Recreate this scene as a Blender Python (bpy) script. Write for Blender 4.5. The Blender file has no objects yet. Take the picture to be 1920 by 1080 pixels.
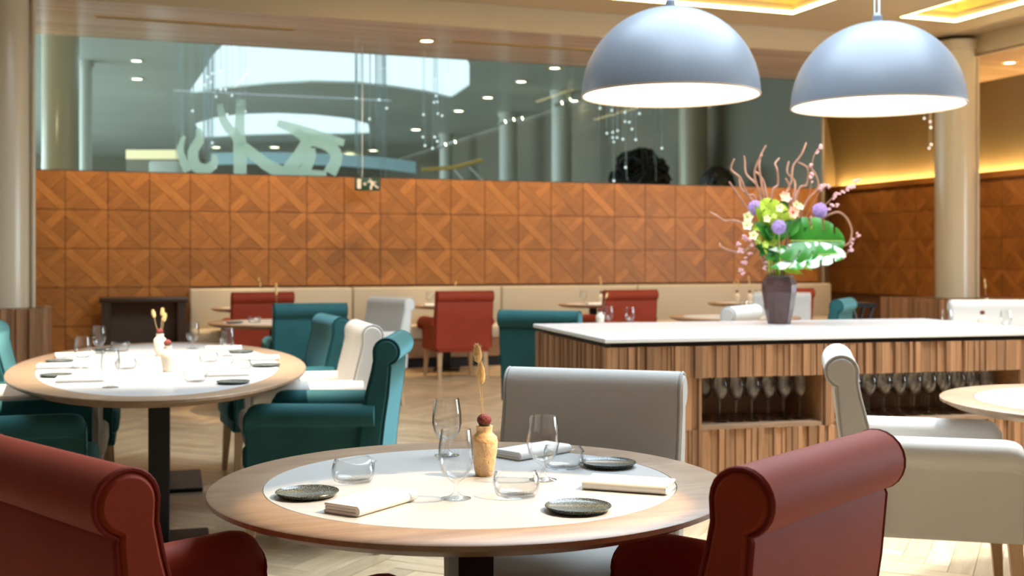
import bpy, bmesh, math, random
from mathutils import Vector, Matrix
random.seed(7)
PI = math.pi
sc = bpy.context.scene
COL = sc.collection

# ------------------------------------------------------------------ camera, world, large lights, exposure
FPX, YH, EYE = 2180.0, 484.0, 1.295          # focal length and horizon in 1920x1080 pixels, eye height
cam_d = bpy.data.cameras.new('camera'); cam = bpy.data.objects.new('camera', cam_d); COL.objects.link(cam)
cam.location = (0, 0, EYE); cam.rotation_euler = (PI/2, 0, 0)
cam_d.sensor_width = 36; cam_d.lens = FPX/1920*36; cam_d.shift_y = -(540-YH)/1920
cam_d.dof.use_dof = True; cam_d.dof.focus_distance = 2.72; cam_d.dof.aperture_fstop = 4.6
cam_d.clip_start = 0.05; cam_d.clip_end = 200
sc.camera = cam

wd = bpy.data.worlds.new('world'); sc.world = wd; wd.use_nodes = True
bg = wd.node_tree.nodes['Background']; bg.inputs[0].default_value = (0.86, 0.95, 1.0, 1); bg.inputs[1].default_value = 1.5

TH = math.radians(20)                        # the building grid is turned 20 degrees against the view
CT, ST = math.cos(TH), math.sin(TH)
def W(u, v, z=0.0): return Vector((u*CT-v*ST, u*ST+v*CT, z))

def light(kind, name, loc, power, color, size=None, size_y=None, target=None, spot=None, blend=.5, radius=None):
    d = bpy.data.lights.new(name, kind); o = bpy.data.objects.new(name, d); COL.objects.link(o)
    o.location = loc; d.energy = power; d.color = color
    if kind == 'AREA':
        d.shape = 'RECTANGLE'; d.size = size; d.size_y = size_y or size
    if kind == 'SPOT':
        d.spot_size = math.radians(spot); d.spot_blend = blend
    if radius is not None and kind != 'AREA': d.shadow_soft_size = radius
    if target is not None:
        o.rotation_euler = (Vector(target)-Vector(loc)).to_track_quat('-Z', 'Y').to_euler()
    return o
COOL, WARM, GOLD = (0.70, 0.86, 1.0), (1.0, 0.74, 0.44), (1.0, 0.62, 0.22)
# daylight through the glazed roof over the middle of the room
sk = light('AREA', 'skylight_daylight', (2.0, 6.0, 4.75), 640, COOL, 4.6, 4.2); sk.rotation_euler = (0, 0, TH)
# daylight through the tall side window
light('AREA', 'window_daylight', W(11.9, 4.6, 1.65), 430, (.80, .91, 1.0), 6.0, 2.0, target=W(0, 4.6, 1.55))
# warm downlights washing the timber wall from the soffit
for k_ in range(9):
    light('SPOT', 'soffit_wash', W(-.3+k_*1.25, 12.75, 3.76), 185, WARM, target=W(-.3+k_*1.25, 13.9, 1.75), spot=92, blend=1.0, radius=.05)
for k_ in range(5):  # added spots without fixtures, to brighten the side timber wall
    light('SPOT', 'side_wall_fill', W(11.2, 15.8-k_*1.6, 3.76), 130, WARM, target=W(11.9, 15.8-k_*1.6, 1.0), spot=78, blend=1.0, radius=.05)
light('POINT', 'hall_column_fill', W(-.9, 14.5, 3.2), 25, WARM, radius=.05)  # added warm fill at the broad hall column; no fixture there
# unseen fill panel added beside the hall to brighten its ceiling
light('AREA', 'hall_fill', W(-8.8, 26, 2.2), 2200, (.85, .96, 1.0), 20, 4, target=W(5, 26, 2.2))
# ceiling spots
light('SPOT', 'spot_round_table', (2.5, 2.62, 3.7), 1500, (1.0, .72, .42), target=(-.06, 2.60, .75), spot=11.5, blend=.18, radius=.02)
# sun through the glazed roof over the small table
light('SPOT', 'roof_sun_patch', (2.6, 5.0, 4.7), 1250, (1.0, .98, .94), target=(2.35, 4.75, 0), spot=48, blend=.5, radius=.25)
light('SPOT', 'spot_oval_table', (-1.5, 5.2, 3.9), 1900, (1.0, .86, .68), target=(-1.8, 5.9, .75), spot=44, blend=.8, radius=.05)
light('SPOT', 'spot_far_table', (-1.8, 9.4, 3.9), 420, WARM, target=(-2.0, 9.8, .75), spot=28, blend=.6, radius=.05)
light('SPOT', 'spot_window_table', (2.0, 10.2, 3.9), 380, WARM, target=(2.0, 10.7, .75), spot=30, blend=.6, radius=.05)
light('SPOT', 'spot_side_table', (3.9, 9.3, 3.9), 420, WARM, target=(3.9, 9.1, .75), spot=40, blend=.6, radius=.05)
sc.view_settings.view_transform = 'Standard'; sc.view_settings.look = 'None'
sc.view_settings.exposure = 0.0; sc.view_settings.gamma = 1.0; sc.view_settings.use_curve_mapping = False
sc.cycles.transparent_max_bounces = 32
sc.cycles.max_bounces = 8

# ------------------------------------------------------------------ pixel helpers (a pixel gives a direction, a plane the distance)
def G(px, py, z=0.0):
    d = (EYE-z)*FPX/(py-YH)
    return Vector(((px-960)/FPX*d, d, z))
def Pd(px, py, d): return Vector(((px-960)/FPX*d, d, EYE-(py-YH)*d/FPX))
def on_v(px, py, v):                          # pixel -> (u, z) on a plane parallel to the timber wall
    t = (px-960)/FPX; d = v/(CT-t*ST)
    return d*(t*CT+ST), EYE-(py-YH)*d/FPX

# ------------------------------------------------------------------ materials
MATS = {}
def _m(name):
    m = bpy.data.materials.new(name); m.use_nodes = True
    nt = m.node_tree; b = nt.nodes['Principled BSDF']; MATS[name] = m
    return m, nt, b
def rgb(c): return (c[0], c[1], c[2], 1)
def plain(name, c, rough=.5, metal=0.0, spec=.5, sheen=0.0, sheen_tint=None, emit=0.0, emit_c=None, var=0.0, vscale=8.0, bump=0.0, bscale=60.0, coat=0.0, objvar=0.0):
    m, nt, b = _m(name)
    b.inputs['Base Color'].default_value = rgb(c); b.inputs['Roughness'].default_value = rough
    b.inputs['Metallic'].default_value = metal; b.inputs['Specular IOR Level'].default_value = spec
    b.inputs['Coat Weight'].default_value = coat
    if sheen:
        b.inputs['Sheen Weight'].default_value = sheen; b.inputs['Sheen Roughness'].default_value = .35
        b.inputs['Sheen Tint'].default_value = rgb(sheen_tint or c)
    if emit:
        b.inputs['Emission Color'].default_value = rgb(emit_c or c); b.inputs['Emission Strength'].default_value = emit
    tc = nt.nodes.new('ShaderNodeTexCoord')
    if var or objvar:
        hsv = nt.nodes.new('ShaderNodeHueSaturation'); hsv.inputs['Color'].default_value = rgb(c)
        val = None
        if var:
            n = nt.nodes.new('ShaderNodeTexNoise'); n.inputs['Scale'].default_value = vscale; n.inputs['Detail'].default_value = 4
            nt.links.new(tc.outputs['Object'], n.inputs['Vector'])
            mr = nt.nodes.new('ShaderNodeMapRange'); mr.inputs[1].default_value = .3; mr.inputs[2].default_value = .7
            mr.inputs[3].default_value = 1-var; mr.inputs[4].default_value = 1+var
            nt.links.new(n.outputs[0], mr.inputs[0]); val = mr.outputs[0]
        if objvar:
            oi = nt.nodes.new('ShaderNodeObjectInfo')
            mr2 = nt.nodes.new('ShaderNodeMapRange'); mr2.inputs[3].default_value = 1-objvar; mr2.inputs[4].default_value = 1+objvar
            nt.links.new(oi.outputs['Random'], mr2.inputs[0])
            if val is not None:
                mm = nt.nodes.new('ShaderNodeMath'); mm.operation = 'MULTIPLY'
                nt.links.new(val, mm.inputs[0]); nt.links.new(mr2.outputs[0], mm.inputs[1]); val = mm.outputs[0]
            else: val = mr2.outputs[0]
        nt.links.new(val, hsv.inputs['Value']); nt.links.new(hsv.outputs[0], b.inputs['Base Color'])
    if bump:
        n2 = nt.nodes.new('ShaderNodeTexNoise'); n2.inputs['Scale'].default_value = bscale; n2.inputs['Detail'].default_value = 3
        nt.links.new(tc.outputs['Object'], n2.inputs['Vector'])
        bp = nt.nodes.new('ShaderNodeBump'); bp.inputs['Strength'].default_value = bump; bp.inputs['Distance'].default_value = .01
        nt.links.new(n2.outputs[0], bp.inputs['Height']); nt.links.new(bp.outputs[0], b.inputs['Normal'])
    return m
def wood(name, c1, c2, stretch=(1, 12, 12), scale=3.0, rough=.45, objvar=.25, spec=.5, bump=.08, coat=0.0, rot=(0, 0, 0), island=False):
    """Grain runs along the axis with the smallest stretch; every object gets its own tone and its own stretch of grain."""
    m, nt, b = _m(name)
    b.inputs['Roughness'].default_value = rough; b.inputs['Specular IOR Level'].default_value = spec; b.inputs['Coat Weight'].default_value = coat
    tc = nt.nodes.new('ShaderNodeTexCoord'); mp = nt.nodes.new('ShaderNodeMapping'); mp.inputs['Scale'].default_value = stretch
    oi = nt.nodes.new('ShaderNodeObjectInfo')
    rnd = nt.nodes.new('ShaderNodeNewGeometry').outputs['Random Per Island'] if island else oi.outputs['Random']
    mul = nt.nodes.new('ShaderNodeVectorMath'); mul.operation = 'SCALE'; mul.inputs[0].default_value = (37, 53, 71)
    nt.links.new(rnd, mul.inputs['Scale'])
    vr = nt.nodes.new('ShaderNodeVectorRotate'); vr.rotation_type = 'EULER_XYZ'; vr.inputs['Rotation'].default_value = rot
    nt.links.new(tc.outputs['Object'], vr.inputs['Vector']); nt.links.new(vr.outputs[0], mp.inputs['Vector']); nt.links.new(mul.outputs[0], mp.inputs['Location'])
    n = nt.nodes.new('ShaderNodeTexNoise'); n.inputs['Scale'].default_value = scale; n.inputs['Detail'].default_value = 6
    n.inputs['Roughness'].default_value = .62; n.inputs['Distortion'].default_value = .6
    nt.links.new(mp.outputs[0], n.inputs['Vector'])
    cr = nt.nodes.new('ShaderNodeValToRGB'); cr.color_ramp.elements[0].position = .32; cr.color_ramp.elements[1].position = .68
    cr.color_ramp.elements[0].color = rgb(c1); cr.color_ramp.elements[1].color = rgb(c2)
    nt.links.new(n.outputs[0], cr.inputs[0])
    hsv = nt.nodes.new('ShaderNodeHueSaturation'); mr = nt.nodes.new('ShaderNodeMapRange')
    mr.inputs[3].default_value = 1-objvar; mr.inputs[4].default_value = 1+objvar
    nt.links.new(rnd, mr.inputs[0]); nt.links.new(mr.outputs[0], hsv.inputs['Value'])
    nt.links.new(cr.outputs[0], hsv.inputs['Color']); nt.links.new(hsv.outputs[0], b.inputs['Base Color'])
    if bump:
        bp = nt.nodes.new('ShaderNodeBump'); bp.inputs['Strength'].default_value = bump; bp.inputs['Distance'].default_value = .004
        nt.links.new(n.outputs[0], bp.inputs['Height']); nt.links.new(bp.outputs[0], b.inputs['Normal'])
    return m
def clear_glass(name, tint=(1, 1, 1), ior=1.5, rough=0.0, boost=1.0, edge=None):
    """Thin clear glass: see-through with Fresnel reflection."""
    m, nt, b = _m(name); nt.nodes.remove(b); out = nt.nodes['Material Output']
    tr = nt.nodes.new('ShaderNodeBsdfTransparent'); tr.inputs[0].default_value = rgb(tint)
    if edge is not None:                       # greyer tint edge-on paints in the dark outlines that refraction gives
        l2 = nt.nodes.new('ShaderNodeLayerWeight'); l2.inputs['Blend'].default_value = .5
        p2 = nt.nodes.new('ShaderNodeMath'); p2.operation = 'POWER'; p2.inputs[1].default_value = 3.5
        mc = nt.nodes.new('ShaderNodeMixRGB'); mc.inputs[1].default_value = rgb(tint); mc.inputs[2].default_value = rgb(edge)
        nt.links.new(l2.outputs['Facing'], p2.inputs[0]); nt.links.new(p2.outputs[0], mc.inputs[0]); nt.links.new(mc.outputs[0], tr.inputs[0])
    gl = nt.nodes.new('ShaderNodeBsdfGlossy'); gl.inputs['Roughness'].default_value = rough
    lw = nt.nodes.new('ShaderNodeLayerWeight'); lw.inputs['Blend'].default_value = .5      # Schlick's approximation, the same from both sides
    pw = nt.nodes.new('ShaderNodeMath'); pw.operation = 'POWER'; pw.inputs[1].default_value = 5/boost
    ma = nt.nodes.new('ShaderNodeMath'); ma.operation = 'MULTIPLY_ADD'; ma.inputs[1].default_value = .95; ma.inputs[2].default_value = ((ior-1)/(ior+1))**2
    mx = nt.nodes.new('ShaderNodeMixShader')
    nt.links.new(lw.outputs['Facing'], pw.inputs[0]); nt.links.new(pw.outputs[0], ma.inputs[0]); nt.links.new(ma.outputs[0], mx.inputs[0])
    nt.links.new(tr.outputs[0], mx.inputs[1]); nt.links.new(gl.outputs[0], mx.inputs[2]); nt.links.new(mx.outputs[0], out.inputs[0])
    return m
def frosted(name, c, alpha):
    m, nt, b = _m(name); out = nt.nodes['Material Output']
    b.inputs['Base Color'].default_value = rgb(c); b.inputs['Roughness'].default_value = .6
    tr = nt.nodes.new('ShaderNodeBsdfTransparent'); tl = nt.nodes.new('ShaderNodeBsdfTranslucent'); tl.inputs[0].default_value = rgb(c)
    ad = nt.nodes.new('ShaderNodeMixShader'); ad.inputs[0].default_value = .5
    nt.links.new(b.outputs[0], ad.inputs[1]); nt.links.new(tl.outputs[0], ad.inputs[2])
    mx = nt.nodes.new('ShaderNodeMixShader'); mx.inputs[0].default_value = alpha
    nt.links.new(tr.outputs[0], mx.inputs[1]); nt.links.new(ad.outputs[0], mx.inputs[2]); nt.links.new(mx.outputs[0], out.inputs[0])
    return m
def speckle(name, c, c2, scale=300, thr=.62, rough=.35):
    m, nt, b = _m(name); b.inputs['Roughness'].default_value = rough
    tc = nt.nodes.new('ShaderNodeTexCoord'); n = nt.nodes.new('ShaderNodeTexNoise'); n.inputs['Scale'].default_value = scale; n.inputs['Detail'].default_value = 2
    nt.links.new(tc.outputs['Object'], n.inputs['Vector'])
    cr = nt.nodes.new('ShaderNodeValToRGB'); cr.color_ramp.elements[0].position = thr; cr.color_ramp.elements[1].position = thr+.05
    cr.color_ramp.elements[0].color = rgb(c); cr.color_ramp.elements[1].color = rgb(c2)
    nt.links.new(n.outputs[0], cr.inputs[0]); nt.links.new(cr.outputs[0], b.inputs['Base Color'])
    return m

M_VENEER = wood('walnut_veneer', (.235, .088, .018), (.32, .128, .028), (2, 16, 16), 2.5, .42, .16, .4)
M_VENEER_A = wood('walnut_veneer_falling', (.255, .099, .021), (.355, .147, .034), (2, 16, 16), 2.5, .42, .19, .4, rot=(0, -PI/4, 0))
M_VENEER_B = wood('walnut_veneer_rising', (.255, .096, .020), (.35, .142, .033), (2, 16, 16), 2.5, .42, .20, .4, rot=(0, PI/4, 0))
M_JOINT = plain('dark_joint', (.13, .055, .016), .7)
M_OAK = wood('oak_table', (.235, .145, .088), (.35, .23, .145), (2, 14, 14), 2.2, .38, .05)
M_OAKLEG = wood('oak_leg', (.42, .26, .13), (.55, .36, .20), (14, 14, 1.5), 3, .45, .08)
M_FLOOR = wood('oak_floor', (.50, .36, .21), (.68, .52, .34), (1.6, 14, 14), 2.2, .30, .18, .5, .03)
M_FLOORFIELD = wood('oak_floor_field', (.46, .33, .19), (.62, .47, .30), (3, 3, 3), 2.2, .30, .18, .5, .0, island=True)
M_SLAT = wood('slat_wood', (.27, .135, .062), (.43, .228, .115), (20, 20, 1.2), 3, .5, .28)
M_SLATBACK = plain('slat_backing', (.16, .085, .045), .7)
M_CABINET = wood('cabinet_wood', (.26, .135, .065), (.34, .18, .09), (2, 12, 12), 2.5, .5, .05)
M_WHITE = plain('white_laminate', (.50, .505, .51), .30, spec=.5)
M_STONE = plain('white_stone', (.86, .87, .88), .16, spec=.5)
M_BLACK = plain('black_metal', (.012, .012, .013), .45, .3)
M_RED = plain('rust_velvet', (.30, .034, .010), .66, spec=.3, sheen=.14, sheen_tint=(1, .30, .22), var=.10, vscale=6, bump=.05, bscale=220)
M_TEAL = plain('teal_velvet', (.016, .088, .093), .70, spec=.25, sheen=.6, sheen_tint=(.35, .85, .95), var=.12, vscale=6, bump=.05, bscale=220)
M_CREAM = plain('cream_fabric', (.58, .555, .52), .75, spec=.3, sheen=.12, sheen_tint=(1, 1, 1), var=.03, vscale=5, bump=.05, bscale=320)
M_REDP = plain('rust_piping', (.20, .018, .010), .7, spec=.25)
M_TEALP = plain('teal_piping', (.010, .06, .068), .7, spec=.25)
M_CREAMP = plain('cream_piping', (.50, .48, .45), .7, spec=.3)
M_BENCH = plain('bench_leather', (.43, .37, .28), .5, spec=.4, bump=.04, bscale=200)
M_GLASS = clear_glass('drinking_glass', (.98, .985, .985), 1.52, 0.0, 1.5, (.40, .43, .45))
M_BAND = clear_glass('tinted_glass', (.82, .91, .91), 1.25)
M_FROST = frosted('frosted_film', (.70, .82, .84), .58)
M_NAPKIN = plain('linen', (.84, .82, .78), .85, spec=.2, bump=.06, bscale=500)
M_PLATE = speckle('dark_stoneware', (.035, .042, .041), (.20, .23, .21), 420, .55, .22)
M_TRAV = plain('travertine', (.70, .46, .24), .55, spec=.4, var=.14, vscale=45, bump=.35, bscale=110)
M_TRAV_LIT = plain('travertine_lit', (.80, .68, .54), .5, var=.05, vscale=40)  # lighter copy of the vase stone; strong light is put into its colour
M_PIT = plain('stone_pit', (.20, .12, .06), .8)
M_CACTUS_R = plain('cactus_red', (.17, .014, .009), .6, bump=.6, bscale=260)
M_CACTUS_G = plain('cactus_green', (.05, .07, .03), .6, bump=.6, bscale=260)
M_STEM = plain('dry_stem', (.62, .45, .22), .7)
M_TAIL = plain('bunny_tail', (.80, .56, .26), .9, sheen=.4, sheen_tint=(1, .9, .7))
M_DOME = plain('grey_blue_lacquer', (.15, .168, .20), .42, spec=.5)
M_LAMPIN = plain('lamp_white', (.9, .88, .84), .5)
M_DIFF = plain('lamp_diffuser', (1, .97, .92), .5, emit=5.5, emit_c=(1, .93, .82))
M_RIM = plain('lamp_rim', (.42, .30, .20), .4)
M_COLUMN = plain('beige_column', (.58, .50, .36), .24, spec=.5)
M_CEIL = plain('beige_ceiling', (.58, .47, .31), .55, spec=.3)
M_SOFFIT = wood('soffit_wood', (.52, .31, .20), (.84, .58, .42), (.25, 9, 9), 1.4, .18, .0, .6, 0)
M_LED = plain('warm_led', (1, .85, .4), .5, emit=16, emit_c=(1, .80, .33))
M_COVE = plain('cove_led', (1, .85, .4), .5, emit=85, emit_c=(1, .76, .30))
M_COFFER = plain('coffer_ochre', (.70, .52, .20), .5)
M_BRASS = plain('brass_slot', (.68, .46, .13), .4, .3)
M_PLASTER = plain('beige_plaster', (.28, .24, .18), .7, spec=.2)
M_PLASTERD = plain('taupe_plaster', (.24, .20, .15), .7, spec=.2)
M_UPWALL = plain('brown_panel', (.17, .115, .058), .45, spec=.4, var=.08, vscale=1.2)
M_HALL = plain('hall_paint', (.55, .57, .53), .4, spec=.4, var=.06, vscale=.5)
M_HALLW = plain('hall_wall', (.23, .20, .15), .6, var=.12, vscale=.4)
M_HALLF = plain('hall_floor', (.50, .46, .40), .35)
M_LIGHTCOL = plain('hall_column', (.60, .60, .54), .4)
M_DOWN = plain('downlight_lens', (1, .9, .7), .5, emit=14, emit_c=(1, .82, .52))
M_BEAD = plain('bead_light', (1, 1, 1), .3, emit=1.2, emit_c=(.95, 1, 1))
M_WIRE = plain('fine_wire', (.70, .80, .84), .4)
M_SIGN = plain('sign_green', (.012, .05, .026), .4)
M_SIGNW = plain('sign_white', (.75, .68, .60), .5)
M_CONSOLE_SHADE = plain('console_shade', (.075, .042, .024), .5)  # tone of the shaded wall behind the console
M_DARKWOOD = plain('dark_console', (.035, .018, .010), .4)
M_SCULPT = plain('black_wire', (.012, .012, .012), .5)
M_VASE = plain('plum_glass', (.075, .034, .034), .30, spec=.45, coat=.0, var=.25, vscale=9)
M_BRANCH = plain('willow_branch', (.34, .17, .11), .65, var=.2, vscale=20)
M_LEAF = plain('leaf_green', (.035, .19, .02), .28, spec=.5, var=.25, vscale=10)
M_LIME = plain('lime_green', (.38, .52, .04), .5, var=.2, vscale=20)
M_LEAF_GLOSS = speckle('leaf_gloss', (.06, .30, .05), (.66, .82, .72), 9, .44, .25)  # white patches stand in for light reflected off the leaf
M_PURPLE = plain('lilac_flower', (.46, .32, .68), .8, var=.25, vscale=60, bump=.7, bscale=160)
M_PETALW = plain('cream_petal', (.85, .82, .50), .6)
M_PETALP = plain('peach_petal', (.88, .50, .34), .6)
M_PINK = plain('pink_blossom', (.78, .48, .52), .7)
M_CORE = plain('flower_core', (.55, .05, .02), .6)

# ------------------------------------------------------------------ mesh helpers
class MB:
    def __init__(s): s.v = []; s.f = []
    def add(s, vs, fs):
        n = len(s.v); s.v += [tuple(p) for p in vs]; s.f += [tuple(i+n for i in q) for q in fs]; return s
    def box(s, x0, x1, y0, y1, z0, z1):
        return s.add([(x0,y0,z0),(x1,y0,z0),(x1,y1,z0),(x0,y1,z0),(x0,y0,z1),(x1,y0,z1),(x1,y1,z1),(x0,y1,z1)],
                     [(0,3,2,1),(4,5,6,7),(0,1,5,4),(1,2,6,5),(2,3,7,6),(3,0,4,7)])
    def rbox(s, x0, x1, y0, y1, z0, z1, r=.01, seg=2):
        bm = bmesh.new(); bmesh.ops.create_cube(bm, size=1)
        for q in bm.verts:
            q.co = ((x0+x1)/2+q.co.x*(x1-x0), (y0+y1)/2+q.co.y*(y1-y0), (z0+z1)/2+q.co.z*(z1-z0))
        bmesh.ops.bevel(bm, geom=bm.edges[:], offset=r, segments=seg, affect='EDGES', profile=.5)
        bm.verts.index_update(); s.add([q.co[:] for q in bm.verts], [[q.index for q in f.verts] for f in bm.faces]); bm.free(); return s
    def prism(s, poly, a0, a1, plane='xy'):
        """Extrude a 2-D polygon between a0 and a1 along the missing axis."""
        def P(p, a): return {'xy': (p[0], p[1], a), 'xz': (p[0], a, p[1]), 'yz': (a, p[0], p[1])}[plane]
        n = len(poly)
        fs = [tuple(range(n))[::-1], tuple(range(n, 2*n))] + [(i, (i+1) % n, (i+1) % n+n, i+n) for i in range(n)]
        return s.add([P(p, a0) for p in poly]+[P(p, a1) for p in poly], fs)
    def loft(s, rings, closed=True, caps=True):
        n = len(rings[0]); vs = [p for r in rings for p in r]; fs = []
        for k in range(len(rings)-1):
            for i in range(n if closed else n-1):
                j = (i+1) % n; fs.append((k*n+i, k*n+j, (k+1)*n+j, (k+1)*n+i))
        if caps:
            fs.append(tuple(range(n))[::-1]); fs.append(tuple((len(rings)-1)*n+i for i in range(n)))
        return s.add(vs, fs)
    def lathe(s, prof, n=32, c=(0, 0, 0), sx=1, sy=1):
        """Profile of (r, z); r of 0 closes on the axis."""
        vs = []; fs = []; rows = []
        for r, z in prof:
            if r < 1e-6: rows.append([len(vs)]); vs.append((c[0], c[1], c[2]+z))
            else:
                rows.append(list(range(len(vs), len(vs)+n)))
                vs += [(c[0]+r*sx*math.cos(2*PI*i/n), c[1]+r*sy*math.sin(2*PI*i/n), c[2]+z) for i in range(n)]
        for a, b in zip(rows, rows[1:]):
            for i in range(n):
                j = (i+1) % n
                if len(a) == 1 and len(b) == 1: continue
                if len(a) == 1: fs.append((a[0], b[j], b[i]))
                elif len(b) == 1: fs.append((a[i], a[j], b[0]))
                else: fs.append((a[i], a[j], b[j], b[i]))
        return s.add(vs, fs)
    def tube(s, path, r, n=8, caps=True, flat=1.0):
        pts = [Vector(p) for p in path]; m = len(pts); rs = r if isinstance(r, (list, tuple)) else [r]*m
        rings = []; up = None
        for i, p in enumerate(pts):
            t = (pts[min(i+1, m-1)]-pts[max(i-1, 0)])
            t = t.normalized() if t.length > 1e-9 else Vector((0, 0, 1))
            if up is None: up = Vector((0, 0, 1)) if abs(t.z) < .9 else Vector((1, 0, 0))
            a = t.cross(up)
            a = a.normalized() if a.length > 1e-6 else t.orthogonal().normalized()
            b = a.cross(t).normalized(); up = b
            rings.append([tuple(p+(a*math.cos(2*PI*k/n)+b*math.sin(2*PI*k/n)*flat)*rs[i]) for k in range(n)])
        return s.loft(rings, True, caps)
    def ball(s, c, rx, ry=None, rz=None, n=12, m=8):
        ry = ry or rx; rz = rz or rx
        prof = [(math.sin(PI*k/m), -math.cos(PI*k/m)*rz) for k in range(m+1)]
        return s.lathe([(max(0, p[0]) if 0 < k < m else 0, p[1]) for k, p in enumerate(prof)], n, c, rx, ry)
    def xform(s, M): s.v = [tuple(M @ Vector(p)) for p in s.v]; return s
    def mesh(s, name, mat, smooth=True, angle=38):
        me = bpy.data.meshes.new(name); me.from_pydata(s.v, [], s.f)
        me.materials.append(mat)
        bm = bmesh.new(); bm.from_mesh(me); bmesh.ops.recalc_face_normals(bm, faces=bm.faces[:])
        if smooth:
            lim = math.radians(angle)
            for f in bm.faces: f.smooth = True
            for e in bm.edges:
                if len(e.link_faces) == 2 and e.calc_face_angle(0) > lim: e.smooth = False
        bm.to_mesh(me); bm.free(); me.update(); return me
    def build(s, name, mat, parent=None, smooth=True, angle=38, loc=None, rotz=None):
        return link(name, s.mesh(name, mat, smooth, angle), parent, loc, rotz)

def link(name, data, parent=None, loc=None, rotz=None):
    o = bpy.data.objects.new(name, data); COL.objects.link(o)
    if parent is not None: o.parent = parent
    if loc is not None: o.location = loc
    if rotz is not None: o.rotation_euler = (0, 0, rotz)
    return o
def tag(o, label, cat, group=None, kind=None):
    o['label'] = label; o['category'] = cat
    if group: o['group'] = group
    if kind: o['kind'] = kind
    return o
def thing(name, label, cat, loc=(0, 0, 0), rotz=0.0, group=None, kind=None, scale=None):
    o = link(name, None, None, loc, rotz); o.empty_display_size = .1
    if scale: o.scale = scale
    return tag(o, label, cat, group, kind)
def struct(o, label=None):
    o['kind'] = 'structure'
    if label: o['label'] = label
    return o
def instance(name, label, cat, loc, rotz, parts, group=None, scale=None):
    """A thing made of shared meshes: parts = [(part name, mesh, [(sub-part name, mesh), ...]), ...]"""
    t = thing(name, label, cat, loc, rotz, group, scale=scale)
    for pn, me, subs in parts:
        p = link(pn, me, t)
        for sn, sm in subs: link(sn, sm, p)
    return t
def rot_to(f): return math.atan2(-f[0], f[1])      # rotation that turns local +Y into direction f

# ------------------------------------------------------------------ the room shell (u along the timber wall, v towards it)
WV = 13.9                                     # distance of the timber wall
ZT, ZG, ZC = 2.275, 3.80, 4.06                # top of timber, top of glass / soffit, main ceiling
UE = 9.73                                     # where the timber wall ends
def shell(name, mb, mat, label=None, smooth=False):
    return struct(mb.build(name, mat, None, smooth, rotz=TH), label)

floor = shell('floor', MB().box(-7, 12.3, -4, 18, -.12, -.018), M_FLOOR, 'light oak parquet floor laid in herringbone')
wall_back = shell('wall_back', MB().box(-7, UE, WV+.012, WV+.16, 0, ZT-.012), M_JOINT, 'tall timber wall of square parquet panels below the glass')
wall_right = shell('wall_right', MB().box(12.03, 12.25, -4, 17.0, 0, 2.47), M_JOINT, 'timber panel wall under a golden light cove')
shell('wall_alcove', MB().box(UE, 12.25, 17.0, 17.2, 0, ZG), M_UPWALL)
shell('wall_return', MB().box(UE-.02, UE+.02, WV, 17.0, 0, ZG+.9), M_HALLW)
shell('wall_left', MB().box(-7.2, -7, -4, WV+.2, 0, ZG+.3), M_PLASTER)
shell('wall_behind', MB().box(-7.2, 12.3, -4.2, -4, 0, ZG+.3), M_PLASTERD)
# upper part of the right wall, leaning back above the light cove
up = MB().loft([[(12.16-.22*(1-math.cos(k/8*PI/2)), v, 2.47+k/8*(ZG-2.47)) for k in range(9)] for v in (-4, 17.0)], closed=False, caps=False)
shell('wall_right_upper', up, M_UPWALL, 'brown curved wall above the light cove', True)
shell('trim_1', MB().box(11.98, 12.02, -4, 17.0, 2.43, 2.52), M_VENEER, 'narrow timber lip hiding the light strip')
cove = MB().box(12.05, 12.10, 4, 16.9, 2.475, 2.50).build('cove_light', M_COVE, None, False, rotz=TH)
tag(cove, 'golden light strip along the top of the side timber wall', 'light strip')

wn = shell('window_3', MB().box(11.985, 11.995, 1.5, 7.7, .62, 2.68), plain('pane_glass', (.8, .9, 1), .2), 'tall window in the side wall of the dining room')
for v_ in (1.5, 3.05, 4.6, 6.15, 7.7): MB().box(11.94, 12.0, v_-.03, v_+.03, .6, 2.7).build('window_frame', M_CEIL, wn, False)
for z_ in (.58, 2.66): MB().box(11.93, 12.0, 1.45, 7.75, z_, z_+.06).build('window_frame', M_CEIL, wn, False)

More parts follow.
